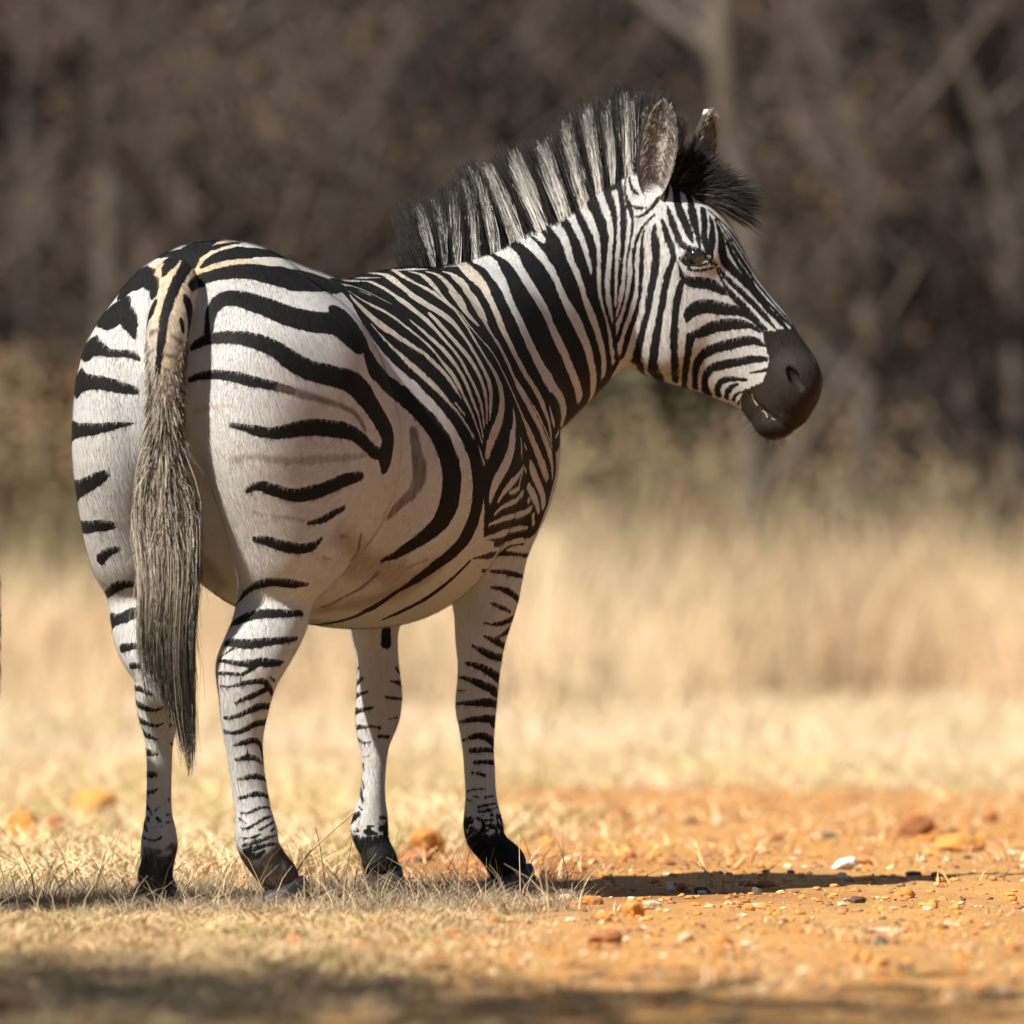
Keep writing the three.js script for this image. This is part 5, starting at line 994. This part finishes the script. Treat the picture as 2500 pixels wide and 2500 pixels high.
// ---------------------------------------------------------------- the wood behind: bare trees, thicket, shrubs
function barkMaterial(c, name) { return new THREE.MeshStandardMaterial({ name, color: new THREE.Color(...c), roughness: 0.95 }); }
function limb(pts, r0, r1, radial = 7, segs = 10) {                 // a tapered tube
  const cv = new THREE.CatmullRomCurve3(pts), g = new THREE.TubeGeometry(cv, segs, 1, radial), p = g.attributes.position, c = V(0, 0, 0), v = V(0, 0, 0);
  for (let j = 0; j <= segs; j++) { cv.getPointAt(j / segs, c); const w = lerp(r0, r1, j / segs); for (let i = 0; i <= radial; i++) { const k = j * (radial + 1) + i; v.fromBufferAttribute(p, k).sub(c).multiplyScalar(w * (0.9 + 0.2 * noise3(k * 0.7, r0 * 50, 3))).add(c); p.setXYZ(k, v.x, v.y, v.z); } }
  g.deleteAttribute('uv'); g.computeVertexNormals(); return g;
}
const leafQuad = (out, c, s, r) => { const a = V(r() - 0.5, r() - 0.5, r() - 0.5).normalize().multiplyScalar(s), b = V(r() - 0.5, r() - 0.5, r() - 0.5).cross(a).normalize().multiplyScalar(s * 0.5); out.push(c.x - a.x, c.y - a.y, c.z - a.z, c.x + b.x, c.y + b.y, c.z + b.z, c.x + a.x, c.y + a.y, c.z + a.z, c.x - a.x, c.y - a.y, c.z - a.z, c.x + a.x, c.y + a.y, c.z + a.z, c.x - b.x, c.y - b.y, c.z - b.z); };
const soupGeometry = (p) => { const g = new THREE.BufferGeometry(); g.setAttribute('position', new THREE.BufferAttribute(new Float32Array(p), 3)); g.computeVertexNormals(); return g; };
const stick = (out, a, b, w) => { const d = b.clone().sub(a), s = V(0.3, 0.2, 1).cross(d).normalize().multiplyScalar(w / 2), t = s.clone().cross(d).normalize().multiplyScalar(w / 2); const A = a.clone().add(s), B_ = a.clone().sub(s).add(t), C = a.clone().sub(s).sub(t), D = b; for (const [u, v] of [[A, B_], [B_, C], [C, A]]) out.push(u.x, u.y, u.z, v.x, v.y, v.z, D.x, D.y, D.z); };
// a bare tree: trunk along given points, limbs that fork, a crown of twigs with a few dry leaves
const dryLeaf = new THREE.MeshStandardMaterial({ name: 'dry_leaf', color: new THREE.Color(0.106, 0.063, 0.03), roughness: 0.9, side: THREE.DoubleSide });
const olive = new THREE.MeshStandardMaterial({ name: 'olive_leaf', color: new THREE.Color(0.066, 0.069, 0.026), roughness: 0.9, side: THREE.DoubleSide });
const twigMat = barkMaterial([0.069, 0.054, 0.044], 'twig_bark');
const BARKS = [barkMaterial([0.076, 0.061, 0.046], 'pale_bark'), barkMaterial([0.056, 0.045, 0.034], 'grey_bark'), barkMaterial([0.036, 0.028, 0.022], 'brown_bark')];
function bareTree(label, rows_, z, w0, w1, bark, seed, leaf = dryLeaf) {
  const r = rng(seed), root = new THREE.Group(); root.name = numbered('bare_tree'); scene.add(root); tag(root, label, 'tree', 'trees of the wood behind the grass');
  const pts = rows_.map(([x, y], i) => W(x, y, z + (i ? (r() - 0.5) * 0.4 : 0))), foot = pts[0].clone(); foot.y = -0.3; if (pts[0].y > 0.2) pts.unshift(foot); else pts[0].y = -0.3;
  mesh('trunk', limb(pts, w0, w1), bark, root);
  const cv = new THREE.CatmullRomCurve3(pts), crown = [], leaves = [];
  for (let k = 0; k < 11; k++) {
    const t = 0.25 + 0.75 * r(), a = cv.getPointAt(t), ang = r() * 6.283, L = (1.1 + 2.2 * r()) * (1.2 - 0.5 * t), b = a.clone().add(V(Math.cos(ang) * L * 0.7, L * (0.35 + 0.6 * r()), Math.sin(ang) * L * 0.7)), mid = a.clone().lerp(b, 0.5).add(V((r() - 0.5) * 0.3, -0.1 * r(), 0));
    if (k < 7) mesh('branch', limb([a, mid, b], lerp(w0, w1, t) * 0.62, 0.018, 5, 6), bark, root); else stick(crown, a, b, 0.03);
    for (let q = 0; q < 16; q++) { const s = a.clone().lerp(b, 0.3 + 0.7 * r()), e = s.clone().add(V((r() - 0.5) * 1.1, 0.1 + 0.6 * r(), (r() - 0.5) * 1.1)); stick(crown, s, e, 0.014); for (let j = 0; j < 4; j++) { const s2 = s.clone().lerp(e, 0.3 + 0.7 * r()), e2 = s2.clone().add(V((r() - 0.5) * 0.5, (r() - 0.35) * 0.5, (r() - 0.5) * 0.5)); stick(crown, s2, e2, 0.008); if (r() < 0.5) leafQuad(leaves, e2, 0.03 + 0.03 * r(), r); } }
  }
  const c = mesh('crown', soupGeometry(crown), twigMat, root); mesh('leaf_sprays', soupGeometry(leaves), leaf, c);
}
const trees = [
  ['pale straight trunk of a bare tree above the zebra\'s rump', [[262, 1240], [262, 640], [266, 300], [258, -60]], -46, 0.09, 0.07, 0, 1],
  ['slanting grey bare tree forking beside the pale straight trunk', [[452, 1240], [430, 640], [402, 330], [372, 90], [420, -80]], -48, 0.07, 0.05, 1, 2],
  ['short pale trunk, the left one of two leaning together over the rump', [[474, 1240], [470, 600], [462, 360], [500, 220]], -44, 0.085, 0.05, 0, 3],
  ['short pale trunk, the right one of two leaning together over the rump', [[552, 1240], [556, 600], [540, 370], [500, 240], [520, 60]], -44.5, 0.085, 0.05, 0, 4],
  ['pale bare tree with a curved limb sweeping down beyond the zebra\'s brow', [[2120, 1240], [2115, 620], [2096, 330], [2040, 160], [1985, 20], [1960, -80]], -45, 0.10, 0.07, 0, 5],
  ['pale bare tree slanting in the corner above the gravelly rise', [[2490, 1240], [2460, 560], [2395, 250], [2330, 90], [2280, -60]], -47, 0.08, 0.06, 0, 6],
  ['stout pale trunk standing right behind the zebra\'s forelock', [[1850, 1240], [1844, 700], [1826, 520], [1800, 380], [1770, 200], [1760, -60]], -42, 0.12, 0.09, 0, 7],
  ['thin grey bare tree slanting over the zebra\'s withers', [[1300, 1240], [1250, 520], [1180, 260], [1105, 80], [1080, -60]], -47, 0.05, 0.04, 1, 8],
  ['thin brown bare tree behind the zebra\'s mane', [[1420, 1240], [1400, 500], [1390, 250], [1330, 20], [1300, -80]], -49, 0.06, 0.04, 1, 9],
  ['dark brown bare tree at the left picture edge', [[60, 1240], [75, 640], [60, 300], [90, -60]], -47, 0.09, 0.06, 2, 10],
  ['dark brown bare tree standing between the leaning pair and the withers', [[860, 1240], [840, 640], [820, 360], [760, 60], [750, -80]], -50, 0.07, 0.05, 2, 11],
  ['brown bare tree with arching limbs over the zebra\'s back', [[620, 1240], [640, 620], [720, 470], [840, 430], [930, 470]], -45, 0.06, 0.03, 1, 12],
  ['grey bare tree leaning away behind the zebra\'s muzzle', [[2060, 1240], [2040, 760], [2080, 500], [2200, 260], [2230, -40]], -49, 0.07, 0.04, 1, 13],
  ['dark bare tree behind the gravelly rise', [[2330, 1240], [2340, 720], [2310, 480], [2250, 300], [2260, -60]], -51, 0.08, 0.05, 2, 14],
  ['slim pale bare tree between the mane and the ear', [[1640, 1240], [1610, 560], [1580, 200], [1600, -60]], -50, 0.05, 0.04, 1, 15],
];
for (const [label, rows_, z, w0, w1, b, seed] of trees) bareTree(label, rows_, z, w0, w1, BARKS[b], seed * 17);
// leafy shrubs at the wood's edge
function shrub(label, x, z, h, w, seed, mat) {
  const r = rng(seed), root = new THREE.Group(); root.name = numbered('shrub'); scene.add(root); tag(root, label, 'shrub', 'shrubs at the edge of the wood');
  const wood = [], leaves = [];
  for (let k = 0; k < 34; k++) {
    const a = r() * 6.283, e = V(x + Math.cos(a) * w * Math.sqrt(r()), h * (0.35 + 0.65 * r()), z + Math.sin(a) * w * Math.sqrt(r())); stick(wood, V(x + (r() - 0.5) * 0.3, -0.1, z + (r() - 0.5) * 0.3), e, 0.03);
    for (let q = 0; q < 60; q++) leafQuad(leaves, e.clone().add(V((r() - 0.5) * w * 0.9, (r() - 0.55) * h * 0.55, (r() - 0.5) * w * 0.9)), 0.03 + 0.035 * r(), r);
  }
  mesh('stem', soupGeometry(wood), twigMat, root); mesh('foliage', soupGeometry(leaves), mat, root);
}
{
  const r = rng(515), tint = (c, n) => new THREE.MeshStandardMaterial({ name: n, color: new THREE.Color(...c), roughness: 0.9, side: THREE.DoubleSide });
  const m = [tint([0.137, 0.122, 0.054], 'olive_foliage'), tint([0.216, 0.158, 0.086], 'tan_foliage'), tint([0.194, 0.115, 0.054], 'orange_foliage'), tint([0.108, 0.083, 0.058], 'brown_foliage')];
  const words = ['olive-green shrub behind the tall grass at the edge of the wood', 'tan dry-leaved shrub behind the tall grass at the edge of the wood', 'orange-leaved shrub behind the tall grass at the edge of the wood', 'brown twiggy shrub behind the tall grass at the edge of the wood'];
  for (let k = 0; k < 36; k++) { const z = -43.5 - 3 * r(), x = lerp(-halfAt(z) - 0.6, halfAt(z) + 0.6, (k + r() * 0.7) / 36), q = [0, 0, 1, 1, 2, 3, 3][Math.floor(r() * 7)]; shrub(words[q], x, z, 1.1 + 1.3 * r() * r(), 0.5 + 0.4 * r(), 900 + k, m[q]); }
}
{ // thicket that reads as one mass
  const r = rng(616), P = [], C = [];
  for (let k = 0; k < 760; k++) {
    const z = -47 - 16 * Math.pow(r(), 0.8), x = lerp(-halfAt(z) - 2, halfAt(z) + 2, r()), y = 7.6 * r(), v = r() < 0.16 ? 2.4 : 0.4 + 0.9 * r(), warm = 0.9 + 0.3 * r(), at = P.length;
    for (let q = 0; q < 85; q++) { const a = V(x + (r() - 0.5) * 2, y + (r() - 0.5) * 2.2, z + (r() - 0.5) * 2), d = V((r() - 0.5), 0.9 * (r() - 0.2), (r() - 0.5)).normalize().multiplyScalar(0.5 + 1.1 * r()); stick(P, a, a.clone().add(d), 0.02 + 0.035 * r() * r()); }
    for (let q = at; q < P.length; q += 3) C.push(0.040 * v * warm, 0.030 * v, 0.0235 * v);
  }
  const g = soupGeometry(P); g.setAttribute('color', new THREE.BufferAttribute(new Float32Array(C), 3));
  tag(mesh('thicket', g, new THREE.MeshStandardMaterial({ name: 'thicket_twig', vertexColors: true, roughness: 0.95 })), 'dark leafless thicket filling the wood behind the trees', 'thicket', null, 'stuff');
}
{ // the slope the wood grows on
  const g = new THREE.PlaneGeometry(160, 60, 80, 40), p = g.attributes.position;
  for (let i = 0; i < p.count; i++) { const x = p.getX(i), t = (p.getY(i) + 30) / 60; p.setXYZ(i, x, -0.6 + 30 * Math.pow(t, 0.9) + 0.8 * (fbm(x * 0.3, t * 12, 2, 3) - 0.5), -63 - 42 * t); }
  g.computeVertexNormals();
  mesh('hillside', g, new THREE.MeshStandardMaterial({ name: 'leaf_litter', color: new THREE.Color(0.03, 0.023, 0.019), roughness: 1, side: THREE.DoubleSide })).userData.kind = 'structure';
}
// ---------------------------------------------------------------- beyond the frame: what shades the scene
{ // a second zebra on the left: only hairs of its tail reach the picture, its shade falls on the first one's legs
  const other = new THREE.Group(); other.name = numbered('zebra'); scene.add(other);
  tag(other, 'second zebra at the picture edge, only hairs of its tail in view', 'zebra', 'zebras standing on the dry grass');
  const net = surfaceNet(zebraBox, 0.013), cols = [], nor = new Float32Array(net.pos.length), o = [0, 0, 0];
  for (let i = 0; i < net.pos.length; i += 3) { coat(net.pos[i], net.pos[i + 1], net.pos[i + 2]); cols.push(...col); zebraNormal(net.pos[i], net.pos[i + 1], net.pos[i + 2], o); nor.set(o, i); }
  const g = new THREE.BufferGeometry(); g.setAttribute('position', new THREE.BufferAttribute(new Float32Array(net.pos), 3)); g.setAttribute('normal', new THREE.BufferAttribute(nor, 3)); g.setAttribute('color', new THREE.BufferAttribute(new Float32Array(cols), 3)); g.setIndex(net.tri);
  const turn = 1.95, c = V(BO.x, 0, BO.z), spot = V(-1.93, 0, 0.90), k = c.clone().applyAxisAngle(UP3, turn);
  g.rotateY(turn).translate(spot.x - k.x, 0, spot.z - k.z);
  mesh('body', g, coatMaterial, other);
  const r = rng(818), hair = new Strands();
  for (let q = 0; q < 1500; q++) {
    const y1 = lerp(0.36, 0.62, Math.sqrt(r())), a = V(-1.22 + (r() - 0.5) * 0.04, 0.98 + 0.1 * r(), 0.80 + (r() - 0.5) * 0.05), e = V(-0.972 - 0.085 * r(), y1, 0.80 + (r() - 0.5) * 0.07), s = 0.6 + 0.6 * r(), pale = r() < 0.3;
    hair.add([0, 0.25, 0.5, 0.75, 1].map((u) => V(lerp(a.x, e.x, sstep(0, 0.9, u)), lerp(a.y, e.y, u), lerp(a.z, e.z, u))), 0.002, 0.0007, pale ? [0.45 * s, 0.38 * s, 0.28 * s] : [0.05 * s, 0.04 * s, 0.03 * s], [0.024 * s, 0.018 * s, 0.015 * s], r() * 6);
  }
  hair.build('tail_hair', hairMaterial, other);
}
{ // a leafy tree to the left of the camera throws the shade over the foreground
  const r = rng(717), root = new THREE.Group(); root.name = numbered('shade_tree'); scene.add(root); tag(root, 'leafy tree beside the camera whose shade crosses the foreground', 'tree');
  const foot = V(-6.0, -0.1, 10.2); mesh('trunk', limb([foot, V(-5.9, 1.6, 10.1), V(-5.7, 3.4, 9.9), V(-5.45, 5.2, 9.75)], 0.17, 0.08), BARKS[1], root);
  const leaves = [], wood = [];
  for (let k = 0; k < 52; k++) { const a = r() * 6.283, d = 2.9 * Math.sqrt(r()), e = V(-5.45 + Math.cos(a) * d, 4.6 + 1.3 * r() + 0.3 * (2.5 - d), 9.75 + Math.sin(a) * d); stick(wood, V(-5.5, 3.6 + r(), 9.85), e, 0.04); for (let q = 0; q < 170; q++) leafQuad(leaves, e.clone().add(V((r() - 0.5) * 1.3, (r() - 0.5) * 0.7, (r() - 0.5) * 1.3)), 0.05 + 0.05 * r(), r); }
  const cr = mesh('crown', soupGeometry(leaves), olive, root); mesh('twigs', soupGeometry(wood), twigMat, cr);
}
{ // stems of grass caught between the lips
  const root = new THREE.Group(); root.name = numbered('straw_wisp'); scene.add(root); tag(root, 'pale bits of chewed straw stuck between the zebra\'s lips', 'straw');
  const mat = new THREE.MeshStandardMaterial({ name: 'straw_stem', color: new THREE.Color(0.36, 0.27, 0.15), roughness: 0.7 });
  for (const l of [[[1836, 962], [1842, 978], [1850, 990]], [[1862, 1003], [1871, 1010], [1874, 1020]], [[1884, 1021], [1893, 1026]]]) { const pts = l.map(([x, y]) => { const h = hit(x, y); return h.addScaledVector(HN, 0.003); }); mesh('stem', new THREE.TubeGeometry(new THREE.CatmullRomCurve3(pts), 8, 0.0012, 5), mat, root); }
}
renderer.render(scene, camera);
